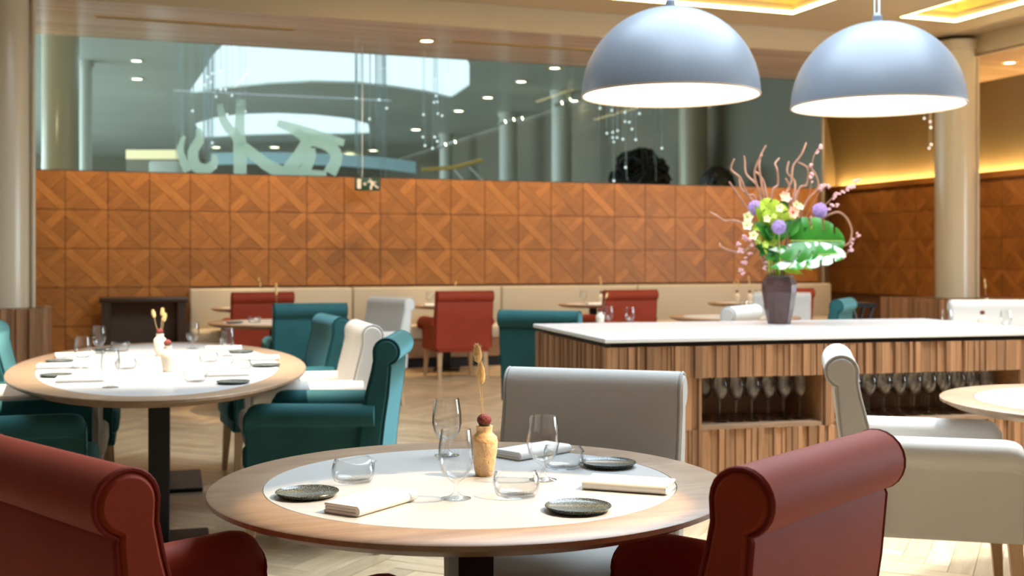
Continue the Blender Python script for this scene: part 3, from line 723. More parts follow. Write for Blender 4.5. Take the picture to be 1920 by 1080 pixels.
def chair_meshes(fab, pip, key):
    w = .28; P = []
    bi = inset(BACK, .010)
    bk = MB().loft([[(-w-.006, y, z) for y, z in inset(BACK, .016)], [(-w, y, z) for y, z in bi], [(-w+.010, y, z) for y, z in BACK],
                    [(0, y, z) for y, z in BACK], [(w-.010, y, z) for y, z in BACK], [(w, y, z) for y, z in bi], [(w+.006, y, z) for y, z in inset(BACK, .016)]])
    pp = []
    for s in (-1, 1):
        path = [(s*(w-.002), y, z) for y, z in inset(BACK, .003)]
        pp.append(('piping', MB().tube(path, .0045, 6).mesh('piping', pip)))
    P.append(('backrest', bk.mesh('backrest', fab, True, 34), pp))
    st = MB().rbox(-.222, .222, -.21, .325, .355, .475, .035, 4)
    P.append(('seat', st.mesh('seat', fab, True, 60), []))
    P.append(('seat_frame', MB().rbox(-.255, .255, -.285, .305, .295, .36, .012, 2).mesh('seat_frame', fab), []))
    for s in (-1, 1):
        am = MB().loft(arm_rings(s))
        fr_ring = [(x*s, .287, .315+(z-.315)*.70) for x, z in ARM]
        P.append(('arm', am.mesh('arm', fab, True, 55), [('piping', MB().tube([(s*(.244+(x-.244)*.985), .287, .315+(z-.315)*.875) for x, z in ARM], .004, 6).mesh('piping', pip))]))
    for sx in (-1, 1):
        for yy, dy in ((.260, .02), (-.235, -.045)):
            a, b = .024, .014
            lg = MB().loft([[(sx*.225+i*a, yy+j*a, .31) for i, j in ((-1,-1),(1,-1),(1,1),(-1,1))], [(sx*.236+i*b, yy+dy+j*b, .0) for i, j in ((-1,-1),(1,-1),(1,1),(-1,1))]])
            P.append(('leg', lg.mesh('leg', M_OAKLEG, False), []))
    return P
CH = {'red': chair_meshes(M_RED, M_REDP, 'red'), 'teal': chair_meshes(M_TEAL, M_TEALP, 'teal'), 'cream': chair_meshes(M_CREAM, M_CREAMP, 'cream')}
def chair(col, mid, f, label, group, sx=1.0):
    """mid = middle of the scrolled top, f = facing direction."""
    f = Vector(f).normalized(); c = Vector(mid)+f*.335
    instance('armchair', label, 'chair', (c.x, c.y, 0), rot_to(f), CH[col], group, scale=(sx, 1, 1) if sx != 1 else None)
GT1, GT2, GT3 = 'chairs at the round table', 'chairs at the oval table', 'chairs at the tables along the banquette'
chair('red', (.567, 2.14), (-.764, .645), 'rust red velvet armchair with scrolled back overlapping the cream armchair by the small table', GT1)
chair('red', (-.845, 2.11), (.69, .724), 'rust red velvet armchair at the round table, backing towards the oval table', GT1)
chair('cream', (.26, 3.65), (-.306, -.952), 'cream armchair facing the round table with its back to the stone counter', GT1)
chair('cream', (1.24, 4.44), (.970, -.242), 'cream armchair seen from its side, drawn up to the small oak table', 'chairs')
chair('teal', (-.53, 5.32), (-.999, .02), 'teal velvet armchair at the oval table, end of its row, next to the round table', GT2)
chair('cream', (-.80, 6.33), (-.957, -.29), 'cream armchair between two teal ones on the counter side of the oval table', GT2)
chair('teal', (-1.10, 7.12), (-.927, -.375), 'teal velvet armchair beyond the cream one on the counter side of the oval table', GT2)
chair('teal', (-2.42, 4.83), (.95, .30), 'teal velvet armchair with dark arm behind the red armchair near the oval table', GT2)
chair('cream', (-2.62, 5.53), (.95, .30), 'cream armchair tucked between teal ones on the column side of the oval table', GT2)
chair('teal', (-2.80, 6.24), (.95, .30), 'teal velvet armchair on the column side of the oval table, by the slatted plinth', GT2)
chair('teal', (-1.56, 9.0), (-.30, .95), 'teal velvet armchair with its scrolled back turned, behind the oval table', 'chairs at the far round table')
chair('cream', (-1.08, 10.4), (-.73, -.68), 'small cream armchair in the open floor in front of the banquette', 'chairs at the far round table')
chair('red', (-2.56, 11.95), (-.342, .94), 'dark red armchair facing the banquette, behind the far round table', GT3, 1.12)
chair('red', (-.50, 12.35), (-.342, .94), 'dark red armchair facing the banquette, standing clear with its legs showing', GT3, 1.12)
chair('red', (1.31, 12.8), (-.342, .94), 'dark red armchair facing the banquette, behind the stone counter', GT3, 1.12)
chair('red', (3.20, 13.4), (-.342, .94), 'dark red armchair facing the banquette, mostly hidden by the plum vase', GT3, 1.12)
chair('teal', (.18, 7.75), (.35, .94), 'teal velvet armchair with its back against the end of the stone counter', 'chairs behind the stone counter')
chair('cream', (1.70, 8.55), (-.85, .53), 'white armchair peeping over the stone counter beside the plum vase', 'chairs behind the stone counter')
chair('cream', (2.75, 11.85), (-.30, -.95), 'cream armchair behind the plum vase facing the counter', 'chairs behind the stone counter')
chair('teal', (2.86, 10.0), (-.85, .45), 'teal armchair behind the counter beside the black folding stand', 'chairs behind the stone counter')
chair('cream', (3.98, 9.72), (-.02, -1), 'broad cream armchair beyond the end of the counter in front of the column', 'chairs behind the stone counter', 1.15)

# ------------------------------------------------------------------ tables
TZP = .75
def table(loc, a, b, rim, label, rotz=0.0, cols=((0, 0),), plate=.24, group='dining tables', name='round_table'):
    t = thing(name, label, 'table', (loc[0], loc[1], 0), rotz, group)
    n = 96
    def ell(d, z): return [((a-d)*math.cos(2*PI*i/n), (b-d)*math.sin(2*PI*i/n), z) for i in range(n)]
    rg = MB().loft([ell(rim, TZP-.02), ell(rim, TZP-.001), ell(rim-.001, TZP), ell(.004, TZP), ell(0, TZP-.003), ell(.001, TZP-.014), ell(.05, TZP-.036), ell(rim+.01, TZP-.036)], True, False)
    rg.build('table_rim', M_OAK, t)
    MB().loft([ell(rim+.0012, TZP-.034), ell(rim+.0012, TZP-.0008), ell(rim+.002, TZP)]).build('table_inset', M_WHITE, t)
    for cx, cy in cols:
        MB().rbox(cx-.045, cx+.045, cy-.045, cy+.045, .02, TZP-.034, .003, 1).build('pedestal', M_BLACK, t, False)
        MB().rbox(cx-plate, cx+plate, cy-plate*1.35, cy+plate*1.35, 0, .022, .004, 1).build('base_plate', M_BLACK, t, False)
    return t
T1 = Vector((-.10, 2.834)); A2 = math.radians(16.3)
table(T1, .625, .625, .128, 'large round oak table with white inset laid for guests between red armchairs', math.radians(20), plate=.2)
table((-1.812, 6.0), .72, 1.60, .135, 'long oval oak table with white inset between teal armchairs', A2, ((0, -.88), (0, .70)), plate=.22, name='oval_table')
table((2.29, 4.42), .625, .625, .128, 'small round oak table beside the cream armchair and the counter', 0, plate=.2)
table((-2.02, 9.95), .56, .56, .12, 'round oak table behind the oval table, beside a teal armchair', 0)
table((.98, 9.35), .60, .60, .12, 'round oak table hidden behind the counter, beside the backed up teal armchair', 0)
table((2.08, 10.85), .60, .60, .12, 'round oak table behind the counter and the plum vase', 0)
table((3.85, 8.75), .60, .60, .12, 'round oak table before the broad cream armchair beyond the stone counter', 0)
bt = []
for (px, D, lab) in ((470, 12.78, 'small round oak table at the banquette, nearest the dark console'), (838, 13.5, 'small round oak table at the banquette before the red armchair standing clear'),
                     (1112, 13.85, 'small round oak table at the banquette above the counter end'), (1392, 14.2, 'small round oak table at the banquette, brightly lit behind the plum vase')):
    p = ((px-960)/FPX*D, D); bt.append(p)
    table(p, .42, .42, .10, lab, 0, group='small tables along the banquette', plate=.15)
for p in bt:
    light('SPOT', 'spot_banquette', (p[0], p[1]-.25, ZG-.05), 320, WARM, target=(p[0], p[1], .75), spot=34, blend=.5, radius=.04)

# ------------------------------------------------------------------ tableware
def goblet_mesh(h=.158, rb=.0405, rr=.0335, foot=.034, stem=.038):
    k = (h-stem)
    prof = [(0, .0015), (foot, .0015), (foot, .003), (foot*.55, .006), (.008, .013), (.0042, .022), (.0042, stem-.006), (.007, stem), (rb*.55, stem+k*.09), (rb*.86, stem+k*.24), (rb, stem+k*.45), (rb*.97, stem+k*.68), (rr, h), (rr-.0012, h), (rb*.93, stem+k*.68), (rb-.0014, stem+k*.45), (rb*.82, stem+k*.26), (rb*.5, stem+k*.12), (0, stem+k*.05)]
    return MB().lathe(prof, 40).mesh('goblet', M_GLASS, True, 60)
def tumbler_mesh():
    mb = MB(); n = 48; rings = []
    def ringr(r, z, wob, lip):
        out = []
        for i in range(n):
            a = 2*PI*i/n; da = math.atan2(math.sin(a), math.cos(a))
            sp = math.exp(-(da/.22)**2)
            rr = r*(1+wob*.06*math.sin(2*a+.6))+lip*.017*sp
            zz = z+wob*.005*math.sin(2*a+1.1)-lip*.010*sp
            out.append((rr*math.cos(a), rr*math.sin(a), zz))
        return out
    rings = [ringr(.010, .0008, 0, 0), ringr(.040, .0008, 0, 0), ringr(.046, .004, 0, 0), ringr(.051, .016, .3, 0), ringr(.052, .030, .6, 0), ringr(.047, .044, 1, .4), ringr(.043, .054, 1, 1),
             ringr(.0415, .054, 1, 1), ringr(.0455, .044, 1, .4), ringr(.0500, .030, .6, 0), ringr(.048, .017, .3, 0), ringr(.042, .008, 0, 0), ringr(.010, .006, 0, 0)]
    return mb.loft(rings).mesh('tumbler', M_GLASS, True, 70)
GOB, TUM = goblet_mesh(), tumbler_mesh()
WINE = goblet_mesh(.235, .040, .029, .036, .105)
PLATE_B = MB().lathe([(0, 0), (.050, 0), (.066, .004), (.0725, .011), (.0715, .0125), (.066, .009), (.060, .0065), (0, .006)], 56).mesh('plate', M_PLATE, True, 60)
def napkin_parts():
    L, Wd = .205, .092; parts = []
    for k, (z0, z1, ins) in enumerate(((0, .0075, .0), (.0077, .0150, .0015), (.0152, .0225, .0005))):
        parts.append(('linen_fold', MB().rbox(-L/2+ins, L/2-ins*2, -Wd/2+ins, Wd/2-ins, z0, z1, .0024, 2).mesh('linen_fold', M_NAPKIN), []))
    # rounded folded edge
    pr = arc((-Wd/2+.004, .0115), .0112, 90, 270, 8)
    parts.append(('fold_edge', MB().prism(pr, -L/2+.001, L/2-.003, 'yz').mesh('fold_edge', M_NAPKIN), []))
    return parts
NAPK = napkin_parts()
VPROF = [(0, 0), (.020, 0), (.0225, .002), (.0275, .030), (.0325, .065), (.0340, .085), (.0315, .097), (.0215, .106), (.0195, .110), (.0205, .120), (.0215, .124), (.0165, .124), (.0150, .112), (.0, .108)]
vase_mb = MB().lathe(VPROF, 40); VBODY = vase_mb.mesh('vase_body', M_TRAV, True, 50); VBODY_LIT = vase_mb.mesh('vase_body', M_TRAV_LIT, True, 50)
rp_ = random.Random(3); pits = MB()
for k in range(46):
    z = rp_.uniform(.012, .095); a = rp_.uniform(0, 2*PI)
    r = next(VPROF[i][0]+(VPROF[i+1][0]-VPROF[i][0])*(z-VPROF[i][1])/(VPROF[i+1][1]-VPROF[i][1]) for i in range(2, 7) if VPROF[i][1] <= z <= VPROF[i+1][1])
    pits.ball((r*math.cos(a), r*math.sin(a), z), rp_.uniform(.0006, .0013), n=6, m=4)
VPITS = pits.mesh('stone_pits', M_PIT)
CAC_R = MB().ball((0, 0, .0), .0185, .0185, .0155, 16, 10).mesh('cactus_cap', M_CACTUS_R); CAC_G = MB().lathe([(0, -.014), (.013, -.014), (.0165, -.006), (.0155, 0), (0, .002)], 16).mesh('cactus_base', M_CACTUS_G)
def tail_parts(spec, seed):
    """spec: list of (lean x, lean y, height of the head's middle, head length)"""
    out = []; rnd = random.Random(seed)
    for lx, ly, h, hl_ in spec:
        top = Vector((lx, ly, h)); base = Vector((lx*.08, ly*.08, .112))
        mid = base.lerp(top, .5)+Vector((lx*.10, ly*.10, 0))
        ax = (top-mid).normalized(); b1 = ax.orthogonal().normalized(); b2 = ax.cross(b1)
        stem = MB().tube([base, mid, top], .0011, 5).mesh('dry_stem', M_STEM)
        hd = MB(); rings = []
        def prof(t): return .0098*max(0.0, 1-(2*t-1)**2)**.5*(1.12-.3*t)
        for k in range(11):
            t = .004+.992*k/10; c = top+ax*(t-.5)*hl_
            rings.append([tuple(c+(b1*math.cos(2*PI*i/12)+b2*math.sin(2*PI*i/12))*prof(t)) for i in range(12)])
        hd.loft(rings)
        for k in range(420):
            t = rnd.random(); a = rnd.uniform(0, 2*PI); r = prof(t)
            c = top+ax*(t-.5)*hl_; d = (b1*math.cos(a)+b2*math.sin(a)); p = c+d*r*.85
            q = p+d*rnd.uniform(.003, .011)+ax*rnd.uniform(.001, .008); s_ = ax.cross(d)*.00065
            hd.add([p-s_, p+s_, q], [(0, 1, 2)])
        out.append(('dry_stem', stem, [('seed_head', hd.mesh('seed_head', M_TAIL, True, 80))]))
    return out
TAILS1 = tail_parts([(-.018, -.004, .305, .046), (-.006, .006, .255, .055)], 1)
TAILS2 = tail_parts([(-.035, 0, .235, .045), (.010, .01, .245, .045), (.028, -.01, .215, .045)], 2)
TAILS3 = tail_parts([(.05, 0, .25, .045)], 3)
def cactus(loc, label, group='cactus balls in vases'):
    instance('cactus_ball', label, 'cactus', loc, 0, [('cactus_cap', CAC_R, []), ('cactus_base', CAC_G, [])], group)
def vase(loc, label, tails, where, rotz=0.0, group='bud vases on the tables', caps=True):
    instance('bud_vase', label, 'vase', loc, rotz, [('vase_body', VBODY, []), ('stone_pits', VPITS, [])] if 'travertine' in label else [('vase_body', VBODY_LIT, [])], group)
    if tails is not None:
        t = instance('bunny_tail_spray', 'dried bunny tail grass in the vase '+where, 'dried grass', loc, rotz, tails, 'dried grass stems')
    if caps: cactus((loc[0], loc[1], loc[2]+.139), 'small red topped cactus in the vase '+where)
def goblet(loc, label, group, me=None, scale=None):
    t = link('water_goblet', me or GOB, None, loc); tag(t, label, 'glass', group)
    if scale: t.scale = scale
def tumbler(loc, label, group, rotz=0.0): tag(link('glass_tumbler', TUM, None, loc, rotz), label, 'glass', group)
def plate(loc, label, group): tag(link('bread_plate', PLATE_B, None, loc, random.uniform(0, 6)), label, 'plate', group)
def napkin(loc, rotz, label, group): instance('folded_napkin', label, 'napkin', loc, rotz, NAPK, group)

ZP = TZP+.0004
def on_t(px, py): return G(px, py, ZP)
# round table
R1 = 'laid on the round table'
goblet(on_t(838, 855), 'stemmed water goblet behind the travertine vase on the round table', R1)
goblet(on_t(855, 936), 'stemmed water goblet in front of the travertine vase on the round table', R1)
goblet(on_t(1018, 901), 'stemmed water goblet beside the wavy tumbler and dark plate nearest the cream armchair', R1)
tumbler(on_t(662, 903), 'wavy glass tumbler behind the dark plate and napkin of the red armchair', R1, math.radians(20))
tumbler(on_t(968, 930), 'wavy glass tumbler between goblet and dark plate on the round table', R1, math.radians(160))
tumbler(on_t(1056, 878), 'wavy glass tumbler beside the dark plate in front of the cream armchair', R1, math.radians(-30))
plate(on_t(576, 930), 'dark speckled plate beside the red armchair near the oval table', R1)
plate(on_t(1084, 957), 'dark speckled plate on the round table in front of a wavy tumbler', R1)
plate(on_t(1141, 874), 'dark speckled plate in front of the cream armchair on the round table', R1)
napkin(on_t(695, 949), math.radians(58), 'folded white napkin beside the dark plate near the goblet before the vase', R1)
napkin(on_t(1180, 916), math.radians(-20), 'folded white napkin between the two dark plates on the round table', R1)
napkin(on_t(1000, 852), math.radians(45), 'folded white napkin behind the goblet by the cream armchair', R1)
pv = on_t(908, 891)
vase(pv, 'pitted travertine bud vase in the middle of the round table', TAILS1, 'on the round table', .3)
# small oak table by the counter
tumbler((2.10, 4.62, ZP), 'wavy glass tumbler on the small oak table by the cream armchair', 'laid on the small oak table')
napkin((2.05, 4.25, ZP), math.radians(75), 'folded white napkin on the small oak table by the cream armchair', 'laid on the small oak table')
# oval table
R2 = 'laid on the oval table'
for k, (px, py, lab) in enumerate(((185, 663, 'stemmed goblet by the corner of the oval table nearest the console'), (155, 691, 'stemmed goblet between napkin and corner goblet on the oval table'), (207, 727, 'stemmed goblet nearest the red armchair on the oval table'),
                    (361, 654, 'stemmed goblet standing alone at the banquette end of the oval table'), (426, 668, 'stemmed goblet beside a wavy tumbler and plate on the oval table'))):
    goblet(on_t(px, py), lab, R2)
for k, (px, py, lab, rz) in enumerate(((225, 659, 'wavy tumbler behind the goblets on the column side of the oval table', 0), (392, 679, 'wavy tumbler beside the goblet of the teal armchair on the oval table', 2), (452, 693, 'wavy tumbler between two dark plates on the oval table', 1), (366, 716, 'wavy tumbler in front of the pale lit vases on the oval table', 3), (236, 692, 'wavy tumbler amid the goblets on the column side of the oval table', 2.4))):
    tumbler(on_t(px, py), lab, R2, rz)
for px, py, lab in ((105, 706, 'dark plate on the column side of the oval table near the red armchair'), (112, 679, 'dark plate on the column side of the oval table behind the napkin'), (498, 687, 'dark plate at the side edge of the oval table in front of the cream armchair'), (452, 661, 'dark plate on the oval table by the teal armchair nearest the banquette'), (437, 719, 'dark plate on the oval table by the teal armchair nearest the round table'), (200, 657, 'dark plate behind the corner goblet on the oval table')):
    plate(on_t(px, py), lab, R2)
for px, py, rz, lab in ((112, 690, 15, 'folded napkin between two dark plates on the column side of the oval table'), (152, 715, 15, 'folded napkin at the end of the oval table nearest the red armchair'), (487, 675, 15, 'folded napkin between two dark plates facing the cream armchair, oval table'), (425, 704, 15, 'folded napkin by the dark plate of the teal armchair nearest the round table'), (140, 669, 25, 'folded napkin near the corner goblet on the oval table'), (420, 656, 10, 'folded napkin beside the teal armchair nearest the banquette, oval table')):
    napkin(on_t(px, py), math.radians(rz), lab, R2)
vase(on_t(300, 668), 'pale lit bud vase with dried grass on the oval table', TAILS2, 'on the oval table')
vase(on_t(314, 697), 'pale lit bud vase without grass on the oval table', None, 'without grass on the oval table')
# far tables
tumbler((-2.16, 9.75, ZP), 'wavy tumbler on the round table behind the oval table', 'laid on far tables')
plate((-2.32, 9.72, ZP), 'dark plate on the round table behind the oval table', 'laid on far tables')
vase(((520-960)/FPX*9.9, 9.9, ZP), 'bud vase hidden behind the scrolled back of the teal armchair', TAILS1, 'behind the teal armchair back', 1.0)
pA = ((1125-960)/FPX*9.1, 9.1, ZP); vase(pA, 'pale lit bud vase standing behind the edge of the stone counter', TAILS3, 'behind the edge of the stone counter')
goblet(((1181-960)/FPX*9.2, 9.2, ZP), 'goblet standing behind the edge of the stone counter', 'laid on far tables')
goblet(((1141-960)/FPX*9.4, 9.4, ZP), 'goblet behind the pale lit vase at the edge of the stone counter', 'laid on far tables')
for (px, D, lab) in ((1775, 8.75, 'goblet by the round column beyond the counter end'), (1886, 8.6, 'goblet in front of the broad cream armchair beyond the counter'), (1440, 10.7, 'goblet on the table behind the plum vase'), (1395, 10.6, 'goblet close to the white armchair behind the counter')):
    goblet(((px-960)/FPX*D, D, ZP), lab, 'laid on far tables')
vase(((1842-960)/FPX*8.7, 8.7, ZP), 'pale lit bud vase with dark cactus in front of the broad cream armchair', None, 'in front of the broad cream armchair')
for p, off, lab, tl in ((bt[0], (.12, -.05), 'bud vase on the banquette table by the console', TAILS1), (bt[1], (.05, .02), 'bud vase on the banquette table before the clear red armchair', TAILS3),
                    (bt[2], (.10, 0), 'bud vase on the banquette table above the counter end', TAILS1), (bt[3], (-.06, .02), 'bud vase on the brightly lit banquette table', TAILS2), (bt[3], (.07, -.10), 'second bud vase on the brightly lit banquette table', TAILS1)):
    vase((p[0]+off[0], p[1]+off[1], ZP), lab, tl, lab[lab.index('on the'):]+(' beside another' if 'second' in lab else ''))
for p, off, lab in ((bt[1], (-.20, -.02), 'goblet on the banquette table before the clear red armchair'), (bt[2], (-.12, -.05), 'goblet on the banquette table above the counter end'), (bt[3], (.20, .05), 'goblet on the brightly lit banquette table'), (bt[0], (-.18, 0), 'goblet on the banquette table by the console')):
    goblet((p[0]+off[0], p[1]+off[1], ZP), lab, 'laid on the banquette tables')
for p, off, lab in ((bt[1], (-.16, -.18), 'napkin on the banquette table before the clear red armchair'), (bt[2], (.0, -.22), 'folded napkin on the banquette table above the counter end'), (bt[3], (.05, -.26), 'folded napkin on the brightly lit banquette table')):
    napkin((p[0]+off[0], p[1]+off[1], ZP), .4, lab, 'laid on the banquette tables')
# black folding stand behind the counter
pf = Pd(1608, 571, 11.2)
fs = thing('folding_stand', 'black folding tray stand behind the counter beside the teal armchair', 'stand', (pf.x, pf.y, 0))
MB().box(-.12, .12, -.20, .20, pf.z-.02, pf.z+.02).build('top_frame', M_BLACK, fs, False)
for s in (-1, 1):
    MB().tube([(-.10, s*.17, pf.z-.02), (.14, s*.17, 0)], .016, 6).build('leg', M_BLACK, fs); MB().tube([(.10, s*.14, pf.z-.02), (-.14, s*.14, 0)], .016, 6).build('leg', M_BLACK, fs)
# dried stem above the broad cream armchair: vase on the far plinth table
pz = Pd(1849, 560, 12.2)
table((pz.x, 12.25), .36, .36, .09, 'small oak table near the slatted plinth behind the broad cream armchair', 0, group='small tables along the banquette', plate=.15)
vase((pz.x, 12.2, ZP), 'bud vase showing over the broad cream armchair', TAILS1, 'over the broad cream armchair')

# ------------------------------------------------------------------ stone topped counter with slatted front
AC = math.radians(14); FL = Vector((.463, 5.70, 0)); LEN, DEP, ZK = 2.63, 1.33, .90
k = thing('counter_cabinet', 'slatted timber service counter with open niches for glasses', 'counter', FL, AC)
top_ = MB().rbox(-.012, LEN+.012, -.012, DEP+.012, ZK-.022, ZK, .003, 1).build('stone_worktop', M_STONE, None, False, loc=FL, rotz=AC)
tag(top_, 'white stone worktop on the slatted service counter', 'worktop')
ZN1, ZN0 = .695, .455                               # niche top and shelf
rnd = random.Random(11)
MB().box(.03, LEN-.03, .03, DEP-.03, ZK-.045, ZK-.022).build('shadow_gap', M_BLACK, k, False)
niches = [(.50, 1.165), (1.245, 2.34)]
ND = .42
cab = MB()
cab.box(.02, LEN-.02, .02, DEP-.02, ZN1, ZK-.045).box(.02, LEN-.02, .02, DEP-.02, 0, ZN0-.02).box(.02, LEN-.02, ND, DEP-.02, ZN0-.02, ZN1)
edges_ = [.02]+[e for n_ in niches for e in n_]+[LEN-.02]
for a, b in zip(edges_[0::2], edges_[1::2]): cab.box(a, b, .02, ND, ZN0-.02, ZN1)
cab.build('cabinet_body', M_CABINET, k, False)
for a, b in niches:
    MB().box(a, b, -.004, ND, ZN0-.02, ZN0).build('shelf', M_OAK, k, False)
slats(k, (0, .018, 0), (1, 0, 0), LEN, ZN1, ZK-.045, rnd, None)
slats(k, (0, .018, 0), (1, 0, 0), LEN, .06, ZN0-.02, rnd, None)
for a, b in zip(edges_[0::2], edges_[1::2]): slats(k, (a if a > .1 else 0, .018, 0), (1, 0, 0), b-(a if a > .1 else 0), ZN0-.02, ZN1, rnd, None)
slats(k, (.018, DEP, 0), (0, -1, 0), DEP, .06, ZK-.045, rnd, None)
slats(k, (LEN-.018, 0, 0), (0, 1, 0), DEP, .06, ZK-.045, rnd, None, .06, .10)
MB().box(.05, LEN-.05, .05, DEP-.05, 0, .06).build('kick_plinth', M_BLACK, k, False)
RC = Matrix.Translation(FL) @ Matrix.Rotation(AC, 4, 'Z')
ORD = ['first', 'second', 'third', 'fourth', 'fifth', 'sixth', 'seventh', 'eighth', 'ninth', 'tenth', 'eleventh', 'twelfth', 'thirteenth']
for ni, (a, b) in enumerate(niches):
    for row, yy in enumerate((.10, .20, .30)):
        n_ = int((b-a-.14-(row % 2)*.045)/.090)+1
        for c_ in range(n_):
            x = (b-.07-(row % 2)*.045-c_*.090) if ni == 0 else (a+.07+(row % 2)*.045+c_*.090)
            p = RC @ Vector((x, yy, ZN0+.0004)); o = link('wine_glass', WINE, None, p)
            tag(o, '%s wine glass from the slatted post, %s row of the %s niche' % (ORD[c_], ('front', 'middle', 'back')[row], ('narrower', 'wider')[ni]), 'glass', ('glasses in the narrower niche', 'glasses in the wider niche')[ni])
# plum vase
pv2 = G(1461, 607, ZK); pv2.z = ZK+.0005
prof = [(0, 0), (.066, 0), (.070, .004), (.088, .09), (.104, .19), (.106, .235), (.094, .270), (.083, .282), (.086, .290), (.080, .292), (.076, .282), (.085, .262), (.094, .235), (.090, .18), (.060, .02), (0, .015)]
vb = MB().lathe(prof, 12).build('flower_vase', M_VASE, None, False, loc=pv2); tag(vb, 'faceted plum glass vase holding the bouquet on the stone worktop', 'vase')

# ------------------------------------------------------------------ bouquet (built around the mouth of the vase)
VD = pv2.y
SC = VD/FPX
def fb(px, py, dy=0.0):                              # pixel -> point relative to the vase's base, at the vase's distance
    return Vector(((px-960)*SC-pv2.x, dy, (YH-py)*SC+EYE-pv2.z))
fl = thing('flower_bouquet', 'tall bouquet of curly willow, monstera, lilac alliums and orchids on the worktop', 'flowers', pv2)
mouth = Vector((0, 0, .20))
def spline(pts, per=6):
    P = [Vector(p) for p in pts]; out = []; n = len(P)
    for i in range(n-1):
        p0, p1, p2, p3 = P[max(i-1, 0)], P[i], P[i+1], P[min(i+2, n-1)]
        for kk in range(per):
            t = kk/per; out.append(.5*((2*p1)+(p2-p0)*t+(2*p0-5*p1+4*p2-p3)*t*t+(3*p1-p0-3*p2+p3)*t**3))
    out.append(P[-1]); return out
rb = random.Random(21)
def branch(pix, dy, r0=.0085, r1=.0050, blossom=0, bmat=None):
    n = len(pix); pts = [mouth+Vector((rb.uniform(-.03, .03), rb.uniform(-.03, .03), 0))]
    for i, p in enumerate(pix): pts.append(fb(p[0], p[1], dy*(i+1)/n+rb.uniform(-.02, .02)))
    sp = spline(pts); m = len(sp)
    o = MB().tube(sp, [r0+(r1-r0)*i/(m-1) for i in range(m)], 6).build('branch', M_BRANCH, fl)
    for b_ in range(blossom):
        t = rb.uniform(.45, 1.0); p = sp[int(t*(m-1))]+Vector((rb.uniform(-.012, .012), rb.uniform(-.012, .012), rb.uniform(-.012, .012)))
        mb = MB(); r = rb.uniform(.007, .013)
        for q in range(5):
            d = Vector((rb.gauss(0, 1), rb.gauss(0, 1), rb.gauss(0, 1))).normalized()*r*.7
            mb.ball(tuple(p+d), r*.7, r*.7, r*.5, 7, 4)
        mb.build('blossom', bmat or M_PINK, o)
for pix, dy in (([(1430,430),(1428,372),(1418,345),(1402,325),(1400,300),(1398,291)], .05), ([(1428,440),(1415,372),(1400,365),(1385,335),(1369,318),(1373,300)], -.05), ([(1420,440),(1402,398),(1383,370),(1362,343)], -.10),
                ([(1410,440),(1385,415),(1362,413),(1347,404),(1335,397)], .08), ([(1440,430),(1432,370),(1428,340),(1424,312),(1428,290),(1437,272)], .02), ([(1445,420),(1440,352),(1432,330),(1425,318)], .12),
                ([(1450,420),(1450,360),(1462,345),(1460,318),(1458,305),(1468,294)], .08), ([(1465,430),(1475,360),(1482,340),(1485,312),(1500,290),(1510,268)], -.04), ([(1480,420),(1500,355),(1516,345),(1517,315),(1500,303)], .05),
                ([(1430,400),(1420,360),(1410,330),(1413,310),(1420,294)], -.12), ([(1500,440),(1560,400),(1585,405),(1597,430),(1592,455),(1575,462)], .02), ([(1440,430),(1400,470),(1372,470),(1355,462),(1354,455)], .06), ([(1470,430),(1490,372),(1496,340),(1482,322),(1486,300)], .10), ([(1455,430),(1466,372),(1478,352),(1470,335)], -.05), ([(1490,430),(1510,380),(1532,352),(1526,325),(1512,312)], -.02), ([(1440,420),(1412,372),(1395,352),(1392,330)], .10)):
    branch(pix, dy)
for pix, dy, nb in (([(1490,430),(1515,372),(1518,330),(1520,300),(1528,285),(1540,272)], -.06, 9), ([(1500,430),(1535,365),(1545,345),(1560,350)], .03, 9), ([(1500,430),(1553,380),(1575,362),(1600,350),(1612,338)], .05, 16), ([(1500,440),(1545,395),(1565,388)], -.05, 7),
                    ([(1440,450),(1405,465),(1390,470),(1378,452)], -.04, 8), ([(1440,455),(1405,480),(1395,498),(1390,512)], .02, 10), ([(1520,450),(1575,478),(1592,470),(1610,435)], .03, 14), ([(1440,440),(1412,450),(1395,440)], .1, 6), ([(1450,400),(1490,375),(1500,355)], .1, 8), ([(1455,470),(1430,495),(1432,505)], -.06, 8)):
    branch(pix, dy, .0035, .002, nb)
# stalks in the vase's mouth
for x in (1440, 1446, 1452, 1458, 1464, 1470):
    MB().tube([mouth+Vector(((x-1455)*.0006, 0, -.02)), fb(x, 505, -.02), fb(x+rb.uniform(-8, 8), 470, -.03)], .0065, 6).build('stalk', M_LIME, fl)
def leaf_mesh(L, Wd, cup, n=10, lobes=0, seed=0):
    """A leaf along +X with a curled blade; lobes cuts notches into the edge."""
    rr = random.Random(seed); vs = []; fs = []
    m = 5
    for i in range(n+1):
        t = i/n; w = Wd*math.sin(PI*min(1, t*.92+.06))**.75
        if lobes: w *= 1-.42*(1 if (i % 2) else 0)*(1 if .1 < t < .95 else 0)
        for j in range(-m, m+1):
            s_ = j/m
            vs.append((L*t-(abs(s_)**2)*L*.06, s_*w, cup*(abs(s_)**1.6)*Wd-.25*cup*L*(t-.5)**2*1.5))
    c = 2*m+1
    for i in range(n):
        for j in range(c-1): fs.append((i*c+j, i*c+j+1, (i+1)*c+j+1, (i+1)*c+j))
    vs2 = [(x, y, z-.0012) for x, y, z in vs]; q = len(vs)
    per = [j for j in range(c)]+[i*c+c-1 for i in range(1, n+1)]+[n*c+j for j in range(c-2, -1, -1)]+[i*c for i in range(n-1, 0, -1)]
    fs2 = [tuple(reversed([a+q for a in f])) for f in fs]+[(per[a], per[(a+1) % len(per)], per[(a+1) % len(per)]+q, per[a]+q) for a in range(len(per))]
    return MB().add(vs+vs2, fs+fs2)
